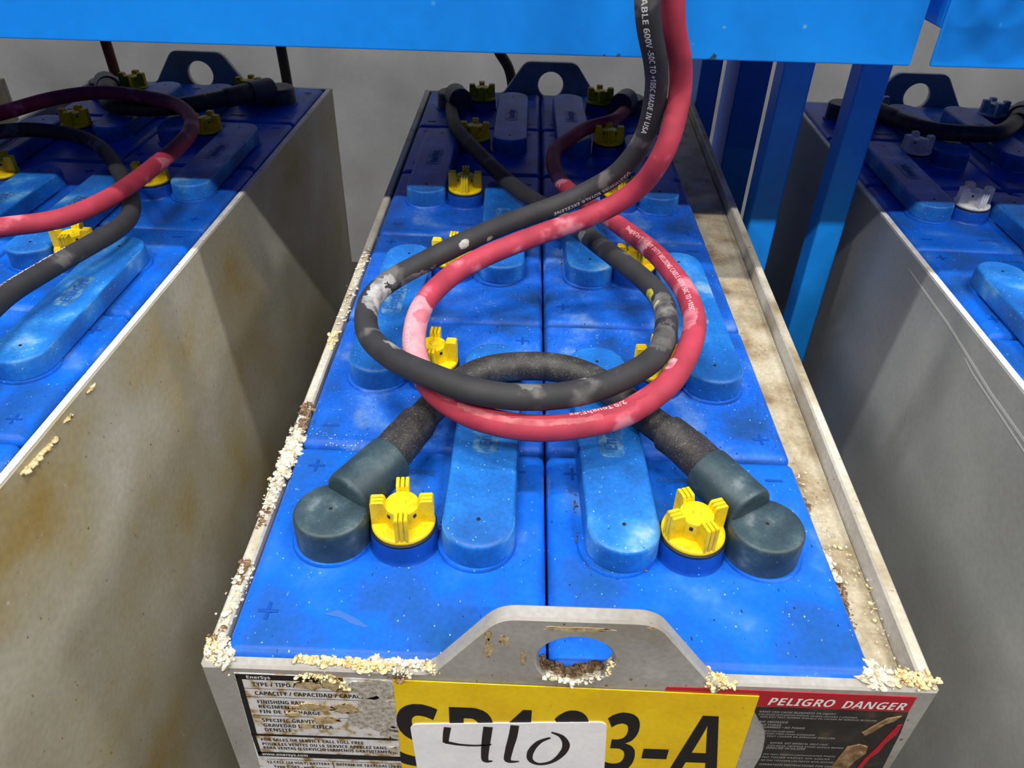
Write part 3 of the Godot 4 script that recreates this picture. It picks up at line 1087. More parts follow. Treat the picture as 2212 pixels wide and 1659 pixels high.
func front_stickers(c: Node3D) -> void:
	var up := func(z: float) -> Transform3D: return Transform3D(Basis(), Vector3(0, H, z))
	# rating plate
	var b := MB.new()
	b.plate(PackedVector2Array([Vector2(-0.1530, -0.0025), Vector2(-0.062, -0.0045), Vector2(-0.064, -0.1250), Vector2(-0.1570, -0.1230)]), 0.0039, 0.0043, 0.0, 1e9, up.call(0.0))
	var st := part("rating_sticker", b.mesh(), M.sticker_white, c)
	var k := PackedVector3Array()
	var q := func(x0: float, y0: float, x1: float, y1: float) -> PackedVector3Array:
		return PackedVector3Array([Vector3(x0, y0, 0), Vector3(x1, y0, 0), Vector3(x1, y1, 0), Vector3(x0, y0, 0), Vector3(x1, y1, 0), Vector3(x0, y1, 0)])
	k.append_array(q.call(-0.1526, -0.0032, -0.100, -0.0076))
	k.append_array(PackedVector3Array([Vector3(-0.1526, -0.0032, 0), Vector3(-0.1500, -0.0076, 0), Vector3(-0.1515, -0.0604, 0), Vector3(-0.1526, -0.0032, 0), Vector3(-0.1515, -0.0604, 0), Vector3(-0.1545, -0.0604, 0)]))
	k.append_array(q.call(-0.1545, -0.0604, -0.066, -0.0584))
	k.append_array(q.call(-0.1545, -0.0604, -0.1525, -0.0819))
	k.append_array(q.call(-0.1545, -0.0819, -0.066, -0.0771))
	for y in [-0.0157, -0.0231, -0.0404, -0.0850]:
		k.append_array(q.call(-0.1505, y, -0.066, y + 0.0004))
	k.append_array(q.call(-0.0808, -0.0584, -0.0802, -0.0450))
	k.append_array(q.call(-0.1145, -0.1200, -0.1141, -0.0850))
	for e in [["TYPE / TIPO / TYPE", -0.1455, -0.1155, -0.0132, 0.0033], ["CAPACITY / CAPACIDAD / CAPACITÉ", -0.1456, -0.0874, -0.0211, 0.0033], ["FINISHING RATE", -0.1457, -0.1215, -0.0288, 0.0031], ["REGIMEN DE CARGA FINAL", -0.1458, -0.1012, -0.0333, 0.0031], ["FIN DE LA CHARGE", -0.1460, -0.1148, -0.0378, 0.0031], ["SPECIFIC GRAVITY", -0.1463, -0.1170, -0.0462, 0.0032], ["GRAVEDAD ESPECIFICA", -0.1464, -0.1100, -0.0511, 0.0032], ["DENSITÉ", -0.1464, -0.1323, -0.0555, 0.0032], ["FOR SALES OR SERVICE CALL TOLL FREE", -0.1502, -0.0953, -0.0655, 0.0028], ["POUR LES VENTES OU LE SERVICE APPELEZ SANS FRAIS", -0.1503, -0.0745, -0.0700, 0.0028], ["PARA VENTAS O SERVICIO LLAMENOS GRATUITAMENTE", -0.1503, -0.0778, -0.0740, 0.0028], ["12 CELL (24 VOLT) BATTERY", -0.1511, -0.1162, -0.0893, 0.0026], ["BATERIA DE 12 CELDAS (24 VOLT)", -0.1125, -0.0720, -0.0893, 0.0026], ["Type E-583 - with cover", -0.1480, -0.1170, -0.0940, 0.0026]]:
		k.append_array(line(e[0], e[1], e[2], e[3], e[4], bold))
	part("lettering", flat(k, up.call(0.0045)), M.ink, st)
	var kw := line("EnerSys", -0.1472, -0.1356, -0.0063, 0.0024, bold)
	kw.append_array(line("www.enersys.com", -0.1522, -0.1272, -0.0803, 0.0026, bold))
	part("lettering", flat(kw, up.call(0.0047)), M.white_ink, st)
	var sp := MB.new()
	for e in [[-0.1180, -0.0300, 0.0090, 0.0030, 3], [-0.1130, -0.0420, 0.0070, 0.0030, 5], [-0.1000, -0.0300, 0.0060, 0.0040, 6], [-0.1290, -0.0372, 0.0040, 0.0015, 4], [-0.1060, -0.0085, 0.0055, 0.0055, 7], [-0.1170, -0.0100, 0.0060, 0.0035, 8], [-0.1235, -0.0480, 0.0035, 0.0022, 9]]:
		sp.plate(ragged(e[0], e[1], e[2], e[3], 0.6, e[4]), 0.0042, 0.0051, 0.0)
	part("stain", sp.mesh(), M.stain, st, Vector3(0, H, 0))
	var gp := MB.new()
	for e in [[-0.0860, -0.0370, 0.0150, 0.0150, 13], [-0.0840, -0.0120, 0.0130, 0.0080, 14], [-0.0740, -0.0520, 0.0100, 0.0070, 15], [-0.0730, -0.0700, 0.0090, 0.0040, 16]]:
		gp.plate(ragged(e[0], e[1], e[2], e[3], 0.5, e[4]), 0.0042, 0.0049, 0.0)
	part("worn_patch", gp.mesh(), M.dull, st, Vector3(0, H, 0))
	# danger sticker: red heading over a torn black panel
	var dp := MB.new()
	dp.plate(PackedVector2Array([Vector2(0.1034, -0.0160), Vector2(0.1792, -0.0155), Vector2(0.1815, -0.0350), Vector2(0.1834, -0.0692), Vector2(0.1840, -0.1150), Vector2(0.1170, -0.1150), Vector2(0.1150, -0.0880), Vector2(0.1160, -0.0724), Vector2(0.1168, -0.0640), Vector2(0.1163, -0.0560), Vector2(0.1152, -0.0470), Vector2(0.1137, -0.0391), Vector2(0.1105, -0.0320), Vector2(0.1075, -0.0270), Vector2(0.1045, -0.0210)]), 0.0039, 0.0043, 0.0, 1e9, up.call(0.0))
	var ds := part("danger_sticker", dp.mesh(), M.sticker_black, c)
	var rb := MB.new()
	rb.plate(PackedVector2Array([Vector2(0.0840, -0.0022), Vector2(0.0852, -0.0016), Vector2(0.1788, -0.0026), Vector2(0.1791, -0.0158), Vector2(0.0835, -0.0150), Vector2(0.0822, -0.0060)]), 0.0039, 0.0044, 0.0, 1e9, up.call(0.0))
	rb.plate(PackedVector2Array([Vector2(0.0573, -0.0030), Vector2(0.0582, -0.0014), Vector2(0.0785, -0.0012), Vector2(0.0795, -0.0032), Vector2(0.0790, -0.0150), Vector2(0.0575, -0.0140)]), 0.0039, 0.0044, 0.0, 1e9, up.call(0.0))
	part("red_heading", rb.mesh(), M.red_band, ds)
	var pw := line("PELIGRO", 0.1088, 0.1405, -0.0133, 0.0063, bold, 0.16)
	pw.append_array(line("DANGER", 0.1453, 0.1760, -0.0138, 0.0063, bold, 0.16))
	part("lettering", flat(pw, up.call(0.0046)), M.white_ink, ds)
	var gw := PackedVector3Array()
	for e in [["GASES CAN CAUSE BLINDNESS OR INJURY.", 0.1063, 0.1446, -0.0204, 0.0016], ["LOS GASES EXPLOSIVOS PUEDEN CAUSAR CEGUERA O LESIONES.", 0.1066, 0.1560, -0.0228, 0.0013], ["EXPLOSIF PEUT RENDRE AVEUGLE OU CAUSER DE SERIEUSE BLESSURE", 0.1078, 0.1660, -0.0250, 0.0013], ["NO SMOKING", 0.1082, 0.1226, -0.0297, 0.0018], ["NO FUMAR", 0.1095, 0.1200, -0.0322, 0.0015], ["FLAMMES • NO FUMER", 0.1108, 0.1324, -0.0346, 0.0018], ["ACID CAN CAUSE BURNS", 0.1128, 0.1280, -0.0382, 0.0014], ["ACIDO PUEDE CAUSAR QUEMADURAS", 0.1140, 0.1390, -0.0406, 0.0014], ["PEUT CAUSER DE SERIEUSE BRULURE", 0.1150, 0.1500, -0.0430, 0.0014], ["WATER. GET MEDICAL HELP FAST", 0.1180, 0.1481, -0.0496, 0.0017], ["CON AGUA. OBTENGA AYUDA MEDICA RAPIDO", 0.1175, 0.1570, -0.0522, 0.0014], ["DOUCHE OCULAIRE", 0.1172, 0.1376, -0.0548, 0.0020], ["DO NOT TOUCH UNINSULATED PARTS", 0.1172, 0.1550, -0.0610, 0.0014], ["NO TOCAR PARTES SIN AISLAR", 0.1172, 0.1530, -0.0640, 0.0014], ["NE PAS TOUCHER LES PIECES NON ISOLEES", 0.1172, 0.1560, -0.0672, 0.0014], ["OPERATION INSTRUCTIONS FOR USE", 0.1172, 0.1560, -0.0718, 0.0018]]:
		gw.append_array(line(e[0], e[1], e[2], e[3], e[4], bold, 0.1))
	part("lettering", flat(gw, up.call(0.0045)), M.grey_ink, ds)
	var tp := MB.new()
	tp.plate(PackedVector2Array([Vector2(0.1620, -0.0355), Vector2(0.1705, -0.0215), Vector2(0.1768, -0.0190), Vector2(0.1745, -0.0240), Vector2(0.1712, -0.0268), Vector2(0.1672, -0.0345), Vector2(0.1640, -0.0385)]), 0.0042, 0.0049, 0.0002, 1e9, up.call(0.0))
	tp.plate(PackedVector2Array([Vector2(0.1585, -0.0500), Vector2(0.1640, -0.0470), Vector2(0.1690, -0.0490), Vector2(0.1700, -0.0560), Vector2(0.1665, -0.0640), Vector2(0.1640, -0.0800), Vector2(0.1580, -0.0850), Vector2(0.1560, -0.0700), Vector2(0.1575, -0.0590)]), 0.0042, 0.0048, 0.0002, 1e9, up.call(0.0))
	part("torn_paper", tp.mesh(), M.torn, ds)
	var rr := MB.new()
	rr.plate(PackedVector2Array([Vector2(0.1775, -0.0280), Vector2(0.1795, -0.0270), Vector2(0.1798, -0.0360), Vector2(0.1770, -0.0450), Vector2(0.1762, -0.0540), Vector2(0.1735, -0.0600), Vector2(0.1722, -0.0720), Vector2(0.1695, -0.0730), Vector2(0.1710, -0.0610), Vector2(0.1738, -0.0500), Vector2(0.1752, -0.0400)]), 0.0042, 0.0047, 0.0, 1e9, up.call(0.0))
	part("red_border", rr.mesh(), M.red_band, ds)
	# yellow sign
	var sg := MB.new()
	sg.plate(PackedVector2Array([Vector2(-0.0752, -0.0030), Vector2(0.1032, -0.0058), Vector2(0.1068, -0.1280), Vector2(-0.0765, -0.1280)]), 0.0045, 0.0050, 0.0, 1e9, up.call(0.0))
	var ys := part("number_sign", sg.mesh(), M.sign_yellow, c)
	var sw := PackedVector3Array()
	for e in [["S", -0.0762, -0.0543], ["P", -0.0486, -0.0262], ["1", -0.0195, -0.0068], ["2", 0.0050, 0.0238], ["3", 0.0318, 0.0497], ["-", 0.0535, 0.0668], ["A", 0.0690, 0.0968]]:
		sw.append_array(line(e[0], e[1], e[2], -0.0845 - e[1] * 0.008, 0.0595, bold))
	part("lettering", flat(sw, up.call(0.0052)), M.ink, ys)
	# white label with a hand-painted number stuck across the sign
	var wl := MB.new()
	var corner := PackedVector2Array()
	for e in [[Vector2(-0.0694, -0.0417), Vector2(-0.0640, -0.0413), Vector2(-0.0690, -0.0470)], [Vector2(-0.0665, -0.1150), Vector2(-0.0669, -0.1100), Vector2(-0.0610, -0.1145)], [Vector2(0.0366, -0.1080), Vector2(0.0310, -0.1085), Vector2(0.0363, -0.1030)], [Vector2(0.0317, -0.0330), Vector2(0.0320, -0.0380), Vector2(0.0265, -0.0335)]]:
		for i in 6:
			var u := i / 5.0
			corner.append(e[1].lerp(e[0], u).lerp(e[0].lerp(e[2], u), u))
	wl.plate(corner, 0.0050, 0.0055, 0.0, 1e9, up.call(0.0))
	var lb := part("number_label", wl.mesh(), M.label_white, c)
	var ink := stroke([Vector2(-0.0497, -0.0430), Vector2(-0.0505, -0.0500), Vector2(-0.0512, -0.0585)], [0.0038, 0.0036, 0.0030])
	ink.append_array(stroke([Vector2(-0.0512, -0.0578), Vector2(-0.0440, -0.0598), Vector2(-0.0350, -0.0602), Vector2(-0.0270, -0.0585)], [0.0030, 0.0020, 0.0017, 0.0016]))
	ink.append_array(stroke([Vector2(-0.0287, -0.0412), Vector2(-0.0295, -0.0520), Vector2(-0.0303, -0.0660), Vector2(-0.0300, -0.0755), Vector2(-0.0262, -0.0758)], [0.0048, 0.0048, 0.0042, 0.0036, 0.0010]))
	ink.append_array(stroke([Vector2(-0.0150, -0.0388), Vector2(-0.0158, -0.0500), Vector2(-0.0175, -0.0640), Vector2(-0.0178, -0.0748), Vector2(-0.0118, -0.0752)], [0.0044, 0.0046, 0.0042, 0.0036, 0.0010]))
	ink.append_array(stroke([Vector2(0.0038, -0.0495), Vector2(-0.0020, -0.0545), Vector2(-0.0058, -0.0640), Vector2(-0.0058, -0.0730), Vector2(-0.0010, -0.0772), Vector2(0.0060, -0.0740), Vector2(0.0110, -0.0650), Vector2(0.0124, -0.0560), Vector2(0.0095, -0.0480), Vector2(0.0040, -0.0442)], [0.0014, 0.0030, 0.0036, 0.0030, 0.0024, 0.0026, 0.0038, 0.0040, 0.0028, 0.0012]))
	part("hand_lettering", flat(ink, up.call(0.0057)), M.marker, lb)

func crusts(c: Node3D) -> void:
	# rust runs on the lifting plate, grime round the feet of the covers, a dusty scuff on the first lid
	var sm := MB.new()
	for e in [[-0.0290, 0.0345, 0.0016, 0.0035, 31], [-0.0290, 0.0240, 0.0019, 0.0070, 32], [-0.0125, 0.0180, 0.0010, 0.0055, 33], [-0.0215, 0.0310, 0.0022, 0.0035, 34], [0.0120, 0.0415, 0.0150, 0.0014, 35], [0.0440, 0.0440, 0.0016, 0.0010, 36]]:
		sm.plate(ragged(e[0], e[1], e[2], e[3], 0.7, e[4], 22), 0.0039, 0.0042, 0.0)
	part("rust_stain", sm.mesh(), M.stain, c, Vector3(0, H, 0))
	var sc := MB.new()
	sc.plate(PackedVector2Array([Vector2(-0.1150, -0.0255), Vector2(-0.1080, -0.0285), Vector2(-0.0990, -0.0245), Vector2(-0.0905, -0.0190), Vector2(-0.0925, -0.0185), Vector2(-0.1000, -0.0205), Vector2(-0.1060, -0.0240)]), -0.0002, 0.0001, 0.0, 1e9, Transform3D(Basis(Vector3(1, 0, 0), Vector3(0, 0, 1), Vector3(0, -1, 0)), Vector3(0, H + 0.0051, 0)))
	part("scuff_mark", sc.mesh(), M.scuff, c)
	var runs := []
	for r in 5:
		for sd in [-1, 1]:
			var x: float = (0.0385 if r % 2 == 0 else 0.1195) * sd
			for e in [-1, 1]:
				var z: float = -(r + 1.0) * PITCH + e * (PITCH * 0.5 + 0.0195)
				runs.append([V(x - 0.016, H + 0.0058, z - e * 0.006), V(x + 0.016, H + 0.0058, z - e * 0.004), 14, 0.0009, 0.0014])
				runs.append([V(x - 0.0215 * e, H + 0.0058, z - e * 0.020), V(x - 0.0215 * e, H + 0.0058, z - e * 0.060), 8, 0.0008, 0.0006])
	part("grime_crumbs", crust_mesh(91, runs), M.crust_brown, c).set_meta("kind", "stuff")
	var y := H + 0.0025
	var white := crust_mesh(71, [
		[V(-0.164, y, -0.168), V(-0.163, y + 0.002, -0.128), 150, 0.0032, 0.0022], [V(-0.165, y, -0.128), V(-0.165, y, -0.100), 50, 0.0022, 0.0020],
		[V(-0.164, y, -0.440), V(-0.163, y, -0.300), 40, 0.0022, 0.0018], [V(-0.165, y, -0.008), V(-0.158, y, 0.000), 60, 0.0028, 0.0026], [V(-0.164, y, -0.060), V(-0.164, y, -0.020), 30, 0.0018, 0.0022],
		[V(-0.085, y, -0.003), V(-0.054, y, 0.000), 70, 0.0022, 0.0016], [V(-0.150, y, -0.006), V(-0.090, y, -0.005), 30, 0.0012, 0.0010],
		[V(-0.003, H + 0.004, 0.001), V(0.012, H - 0.001, 0.002), 70, 0.0020, 0.0014], [V(0.012, H - 0.001, 0.002), V(0.026, H + 0.004, 0.001), 60, 0.0018, 0.0014],
		[V(0.155, y, -0.004), V(0.165, y, -0.002), 60, 0.0030, 0.0026], [V(0.163, H - 0.008, -0.092), V(0.163, H - 0.008, -0.070), 30, 0.0026, 0.0014], [V(0.165, H - 0.009, -0.160), V(0.180, H - 0.009, -0.020), 24, 0.0012, 0.0040],
		[V(-0.075, H + 0.004, 0.0035), V(-0.066, H + 0.002, 0.0042), 16, 0.0012, 0.0012], [V(-0.160, H + 0.0045, -0.172), V(-0.120, H + 0.0046, -0.152), 26, 0.0007, 0.0040]])
	var yellow := crust_mesh(73, [
		[V(-0.122, y, -0.002), V(-0.078, y, 0.001), 110, 0.0019, 0.0018], [V(-0.122, H - 0.001, 0.0042), V(-0.105, H - 0.003, 0.0045), 30, 0.0012, 0.0014],
		[V(-0.102, H - 0.003, 0.0045), V(-0.098, H - 0.012, 0.0048), 14, 0.0014, 0.0010], [V(0.078, y, 0.0), V(0.088, y - 0.002, 0.002), 50, 0.0022, 0.0018], [V(0.076, y + 0.004, 0.002), V(0.080, y - 0.004, 0.004), 26, 0.0014, 0.0010],
		[V(0.166, y, -0.003), V(0.186, y, -0.002), 80, 0.0020, 0.0022], [V(-0.167, y, -0.010), V(-0.160, y, -0.001), 40, 0.0022, 0.0022], [V(-0.165, y, -0.290), V(-0.164, y, -0.270), 26, 0.0024, 0.0014],
		[V(0.168, H - 0.0085, -0.130), V(0.184, H - 0.0085, -0.030), 20, 0.0013, 0.0036], [V(-0.058, y + 0.004, 0.001), V(-0.054, y, 0.003), 20, 0.0014, 0.0010], [V(0.028, H + 0.006, 0.0035), V(0.029, H + 0.018, 0.0035), 16, 0.0010, 0.0008]])
	var brown := crust_mesh(79, [
		[V(-0.164, y, -0.200), V(-0.163, y, -0.165), 50, 0.0022, 0.0018], [V(-0.166, y, -0.014), V(-0.160, y, -0.002), 34, 0.0018, 0.0024], [V(-0.165, y, -0.060), V(-0.165, y, -0.045), 20, 0.0020, 0.0014], [V(-0.165, y, -0.100), V(-0.165, y, -0.085), 24, 0.0018, 0.0014],
		[V(-0.007, H + 0.010, 0.0), V(0.010, H + 0.001, -0.001), 40, 0.0018, 0.0012], [V(0.010, H + 0.001, -0.001), V(0.026, H + 0.007, -0.001), 40, 0.0018, 0.0012], [V(0.164, H - 0.009, -0.135), V(0.164, H - 0.009, -0.125), 14, 0.0024, 0.0010], [V(0.166, H - 0.009, -0.078), V(0.164, H - 0.009, -0.040), 26, 0.0016, 0.0016],
		[V(-0.080, H + 0.001, 0.0040), V(-0.070, H - 0.001, 0.0044), 14, 0.0014, 0.0012]])
	for e in [[white, M.crust_white], [yellow, M.crust_yellow], [brown, M.crust_brown]]:
		part("corrosion_crust", e[0], e[1], c).set_meta("kind", "stuff")

func post(x0: float, x1: float, z0: float, z1: float, top: float) -> ArrayMesh:
	var b := MB.new()
	b.slab(x1 - x0, absf(z1 - z0), 0.003, 0.0, top, 0.001, Transform3D(Basis(), Vector3((x0 + x1) * 0.5, 0, (z0 + z1) * 0.5)))
	return b.mesh()

func beam_mesh(x0: float, x1: float, y0: float, y1: float, z0: float, z1: float, bev := 0.0015) -> ArrayMesh:
	var b := MB.new()
	b.box(Vector3((x0 + x1) * 0.5, (y0 + y1) * 0.5, (z0 + z1) * 0.5), Vector3(x1 - x0, y1 - y0, absf(z1 - z0)), bev)
	return b.mesh()

func rack() -> void:
	var y0 := H + 0.1877
	var y1 := H + 0.345
	var l := thing("charger_rack", "long blue steel rack beam and posts over the left and middle batteries", "rack")
	part("front_beam", beam_mesh(-2.2, 0.2690, y0, y1, -0.400, -0.404), M.rack, l)
	part("beam_flange", beam_mesh(-2.2, 0.2690, y1 - 0.004, y1, -0.404, -0.44), M.rack, l)
	part("side_beam", beam_mesh(0.2645, 0.2688, H + 0.2135, y1, -0.406, -1.0165), M.rack, l)
	part("side_beam", beam_mesh(-2.2, -2.196, H + 0.2135, y1, -0.406, -1.0165), M.rack, l)
	part("back_beam", beam_mesh(-2.2, 0.2690, H + 0.2135, y1, -1.0170, -1.0210), M.rack, l)
	part("added_light_shield", beam_mesh(-2.2, 0.2690, y1, H + 0.95, -1.0170, -1.0200, 0.0008), M.rack, l)  # unseen sheet, added to keep lamp light off the wall behind
	part("shelf_deck", beam_mesh(-2.195, 0.2640, H + 0.288, H + 0.300, -0.406, -1.0160), M.rack, l)
	part("post", post(0.2300, 0.2600, -0.574, -0.604, H + 0.29), M.rack, l)
	part("post", post(0.2260, 0.2560, -0.930, -1.016, H + 0.29), M.rack, l)
	part("post", post(-2.18, -2.15, -0.574, -0.604, H + 0.29), M.rack, l)
	part("post", post(-2.18, -2.14, -0.970, -1.010, H + 0.29), M.rack, l)
	for e in [[0.1185, 0.004], [0.0475, 0.0025], [0.0370, 0.0018]]:
		var b := MB.new()
		var w: float = e[1]
		b.plate(PackedVector2Array([Vector2(e[0] - w, y0 + 0.0004), Vector2(e[0] + w * 0.8, y0 + 0.0004), Vector2(e[0] + w, y0 + w * 0.9), Vector2(e[0] + w * 0.4, y0 + w * 1.3), Vector2(e[0] - w * 0.1, y0 + w * 0.5)]), -0.4001, -0.3998, 0.0)
		part("paint_chip", b.mesh(), M.chip, l)
	var r := thing("charger_rack", "second blue steel rack at the right edge over the white-capped battery", "rack")
	part("front_beam", beam_mesh(0.2840, 2.2, y0, y1, -0.400, -0.404), M.rack, r)
	part("beam_flange", beam_mesh(0.2840, 2.2, y1 - 0.004, y1, -0.404, -0.44), M.rack, r)
	part("side_beam", beam_mesh(0.2842, 0.2885, H + 0.2135, y1, -0.406, -1.0165), M.rack, r)
	part("side_beam", beam_mesh(2.196, 2.2, H + 0.2135, y1, -0.406, -1.0165), M.rack, r)
	part("back_beam", beam_mesh(0.2840, 2.2, H + 0.2135, y1, -1.0170, -1.0210), M.rack, r)
	part("added_light_shield", beam_mesh(0.2840, 2.2, y1, H + 0.95, -1.0170, -1.0200, 0.0008), M.rack, r)  # same added sheet, out of view, cutting bounce under this rack
	part("shelf_deck", beam_mesh(0.2890, 2.195, H + 0.288, H + 0.300, -0.406, -1.0160), M.rack, r)
	part("post", post(0.3055, 0.3350, -0.574, -0.604, H + 0.29), M.rack, r)
	part("post", post(0.2806, 0.3260, -0.930, -1.016, H + 0.29), M.rack, r)
	part("post", post(2.15, 2.18, -0.574, -0.604, H + 0.29), M.rack, r)
	part("post", post(2.14, 2.18, -0.970, -1.010, H + 0.29), M.rack, r)

func raise(pts: Array) -> Array:
	return pts.map(func(p): return p + Vector3(0, H, 0))

func cable(called: String, label: String, pts: Array, r: float, mat: Material, facing := Vector3(0, 0.75, 0.66)) -> Array:
	var path := smooth_path(raise(pts))
	var o := Node3D.new()
	o.name = numbered(called)
	add_child(o)
	tag(o, label, "cable")
	part("cable_sheath", tube(path, func(_s): return r, 24, facing), mat, o)
	return [o, path]

func cables() -> void:
	var R := 0.00785
	#CAB
	var BLACK = [V(0.075, 0.312, -0.520), V(0.075, 0.345, -0.440), V(0.055, 0.375, -0.370), V(0.048, 0.370, -0.335), V(0.045, 0.330, -0.315), V(0.051, 0.246, -0.298), V(0.064, 0.206, -0.315), V(0.069, 0.182, -0.329), V(0.067, 0.148, -0.340), V(0.053, 0.118, -0.350), V(0.033, 0.100, -0.357), V(0.010, 0.090, -0.351), V(-0.032, 0.080, -0.333), V(-0.067, 0.074, -0.307), V(-0.097, 0.069, -0.279), V(-0.115, 0.065, -0.262), V(-0.124, 0.061, -0.246), V(-0.124, 0.058, -0.226), V(-0.119, 0.056, -0.207), V(-0.110, 0.056, -0.194), V(-0.093, 0.061, -0.171), V(-0.076, 0.067, -0.153), V(-0.058, 0.070, -0.139), V(-0.041, 0.069, -0.133), V(-0.023, 0.068, -0.131), V(-0.004, 0.067, -0.133), V(0.018, 0.066, -0.140), V(0.038, 0.064, -0.154), V(0.060, 0.063, -0.174), V(0.072, 0.062, -0.194), V(0.079, 0.061, -0.221), V(0.082, 0.060, -0.251), V(0.078, 0.059, -0.275), V(0.068, 0.057, -0.303), V(0.054, 0.055, -0.333), V(0.040, 0.052, -0.365), V(0.030, 0.049, -0.391), V(0.010, 0.042, -0.438), V(-0.011, 0.037, -0.481), V(-0.029, 0.035, -0.515), V(-0.052, 0.034, -0.565), V(-0.081, 0.033, -0.636), V(-0.103, 0.030, -0.701), V(-0.117, 0.019, -0.800), V(-0.119, 0.017, -0.835)]
	var RED = [V(0.105, 0.312, -0.520), V(0.105, 0.345, -0.440), V(0.080, 0.375, -0.370), V(0.070, 0.370, -0.335), V(0.066, 0.330, -0.320), V(0.069, 0.244, -0.312), V(0.082, 0.205, -0.327), V(0.086, 0.182, -0.331), V(0.081, 0.156, -0.318), V(0.076, 0.140, -0.317), V(0.067, 0.115, -0.330), V(0.049, 0.097, -0.335), V(0.025, 0.086, -0.331), V(-0.006, 0.078, -0.321), V(-0.040, 0.070, -0.305), V(-0.055, 0.066, -0.296), V(-0.069, 0.062, -0.284), V(-0.078, 0.060, -0.270), V(-0.085, 0.058, -0.255), V(-0.089, 0.056, -0.240), V(-0.090, 0.055, -0.224), V(-0.090, 0.052, -0.212), V(-0.088, 0.048, -0.201), V(-0.081, 0.047, -0.180), V(-0.068, 0.050, -0.154), V(-0.052, 0.051, -0.138), V(-0.036, 0.052, -0.128), V(-0.015, 0.052, -0.123), V(-0.002, 0.052, -0.123), V(0.015, 0.052, -0.126), V(0.039, 0.053, -0.134), V(0.057, 0.055, -0.147), V(0.073, 0.058, -0.162), V(0.085, 0.060, -0.184), V(0.094, 0.061, -0.207), V(0.099, 0.061, -0.227), V(0.101, 0.060, -0.251), V(0.100, 0.058, -0.281), V(0.096, 0.056, -0.306), V(0.089, 0.053, -0.342), V(0.078, 0.049, -0.377), V(0.066, 0.045, -0.411), V(0.046, 0.038, -0.464), V(0.023, 0.034, -0.519), V(0.013, 0.034, -0.560), V(0.011, 0.034, -0.596), V(0.015, 0.034, -0.628), V(0.030, 0.034, -0.658), V(0.053, 0.034, -0.700), V(0.087, 0.034, -0.732), V(0.111, 0.021, -0.815), V(0.119, 0.017, -0.840)]
	var LRED = [V(-0.610, 0.020, -0.085), V(-0.595, 0.045, -0.140), V(-0.560, 0.058, -0.220), V(-0.500, 0.062, -0.295), V(-0.433, 0.062, -0.335), V(-0.413, 0.060, -0.348), V(-0.395, 0.058, -0.368), V(-0.379, 0.056, -0.419), V(-0.372, 0.055, -0.505), V(-0.371, 0.055, -0.564), V(-0.382, 0.055, -0.614), V(-0.409, 0.055, -0.660), V(-0.445, 0.054, -0.691), V(-0.522, 0.053, -0.717), V(-0.570, 0.053, -0.690), V(-0.600, 0.054, -0.628), V(-0.640, 0.056, -0.570), V(-0.700, 0.060, -0.490), V(-0.735, 0.100, -0.420), V(-0.745, 0.200, -0.340), V(-0.745, 0.330, -0.320), V(-0.745, 0.375, -0.360), V(-0.745, 0.345, -0.440), V(-0.745, 0.312, -0.520)]
	var LBLACK = [V(-0.385, 0.020, -0.075), V(-0.388, 0.030, -0.120), V(-0.390, 0.042, -0.180), V(-0.395, 0.044, -0.255), V(-0.385, 0.044, -0.301), V(-0.372, 0.043, -0.349), V(-0.365, 0.042, -0.377), V(-0.367, 0.040, -0.407), V(-0.381, 0.038, -0.445), V(-0.411, 0.036, -0.497), V(-0.469, 0.034, -0.580), V(-0.508, 0.034, -0.615), V(-0.541, 0.034, -0.630), V(-0.577, 0.036, -0.630), V(-0.595, 0.040, -0.609), V(-0.630, 0.050, -0.555), V(-0.680, 0.070, -0.480), V(-0.700, 0.110, -0.420), V(-0.712, 0.200, -0.345), V(-0.712, 0.330, -0.320), V(-0.712, 0.375, -0.360), V(-0.712, 0.345, -0.440), V(-0.712, 0.312, -0.520)]
	#ENDCAB
	var white := C(206, 204, 200)
	var bm := cable_skin(201, 1.69, C(52, 52, 55), C(112, 110, 108), 0.03, [
		[0.690, 0.735, -0.20, 0.28, C(190, 190, 190), 0.9], [0.655, 0.690, 0.80, 1.02, C(160, 158, 156), 0.7], [0.620, 0.632, -0.02, 0.14, C(205, 204, 202), 0.9], [0.600, 0.606, -0.10, 0.0, C(200, 198, 180), 0.9],
		[0.775, 0.795, 0.0, 0.2, C(176, 176, 174), 0.8], [0.835, 0.870, -0.18, 0.10, C(184, 182, 178), 0.85], [0.885, 0.900, 0.1, 0.3, C(140, 140, 138), 0.6], [0.925, 0.930, 0.0, 0.2, C(170, 168, 164), 0.7], [0.955, 0.985, -0.15, 0.05, C(206, 205, 202), 0.9], [0.985, 1.03, -0.2, 0.4, C(122, 120, 114), 0.6],
		[1.030, 1.075, -0.3, 0.3, C(142, 140, 134), 0.6], [1.068, 1.082, -0.12, 0.10, C(206, 200, 60), 0.95], [1.055, 1.060, -0.1, 0.1, C(214, 206, 150), 0.9], [1.19, 1.20, -0.2, 0.1, C(170, 170, 168), 0.7]])
	var rm := cable_skin(211, 1.69, C(168, 58, 76), C(206, 138, 148), 0.05, [
		[0.686, 0.772, -0.44, 0.44, C(222, 160, 168), 0.92, true], [0.700, 0.716, -0.1, 0.2, C(200, 96, 112), 0.8], [0.86, 0.93, 0.12, 0.22, C(130, 44, 58), 0.6], [0.79, 0.90, 0.16, 0.26, C(206, 160, 150), 0.5], [0.905, 0.950, -0.25, -0.05, C(226, 168, 176), 0.8], [0.955, 0.975, -0.1, 0.12, C(232, 196, 200), 0.8], [1.005, 1.035, -0.15, 0.2, C(224, 160, 168), 0.6], [1.165, 1.20, -0.25, 0.2, C(146, 52, 60), 0.7], [1.145, 1.165, -0.2, 0.15, C(224, 170, 176), 0.7], [1.33, 1.36, -0.2, 0.2, C(216, 170, 176), 0.7]])
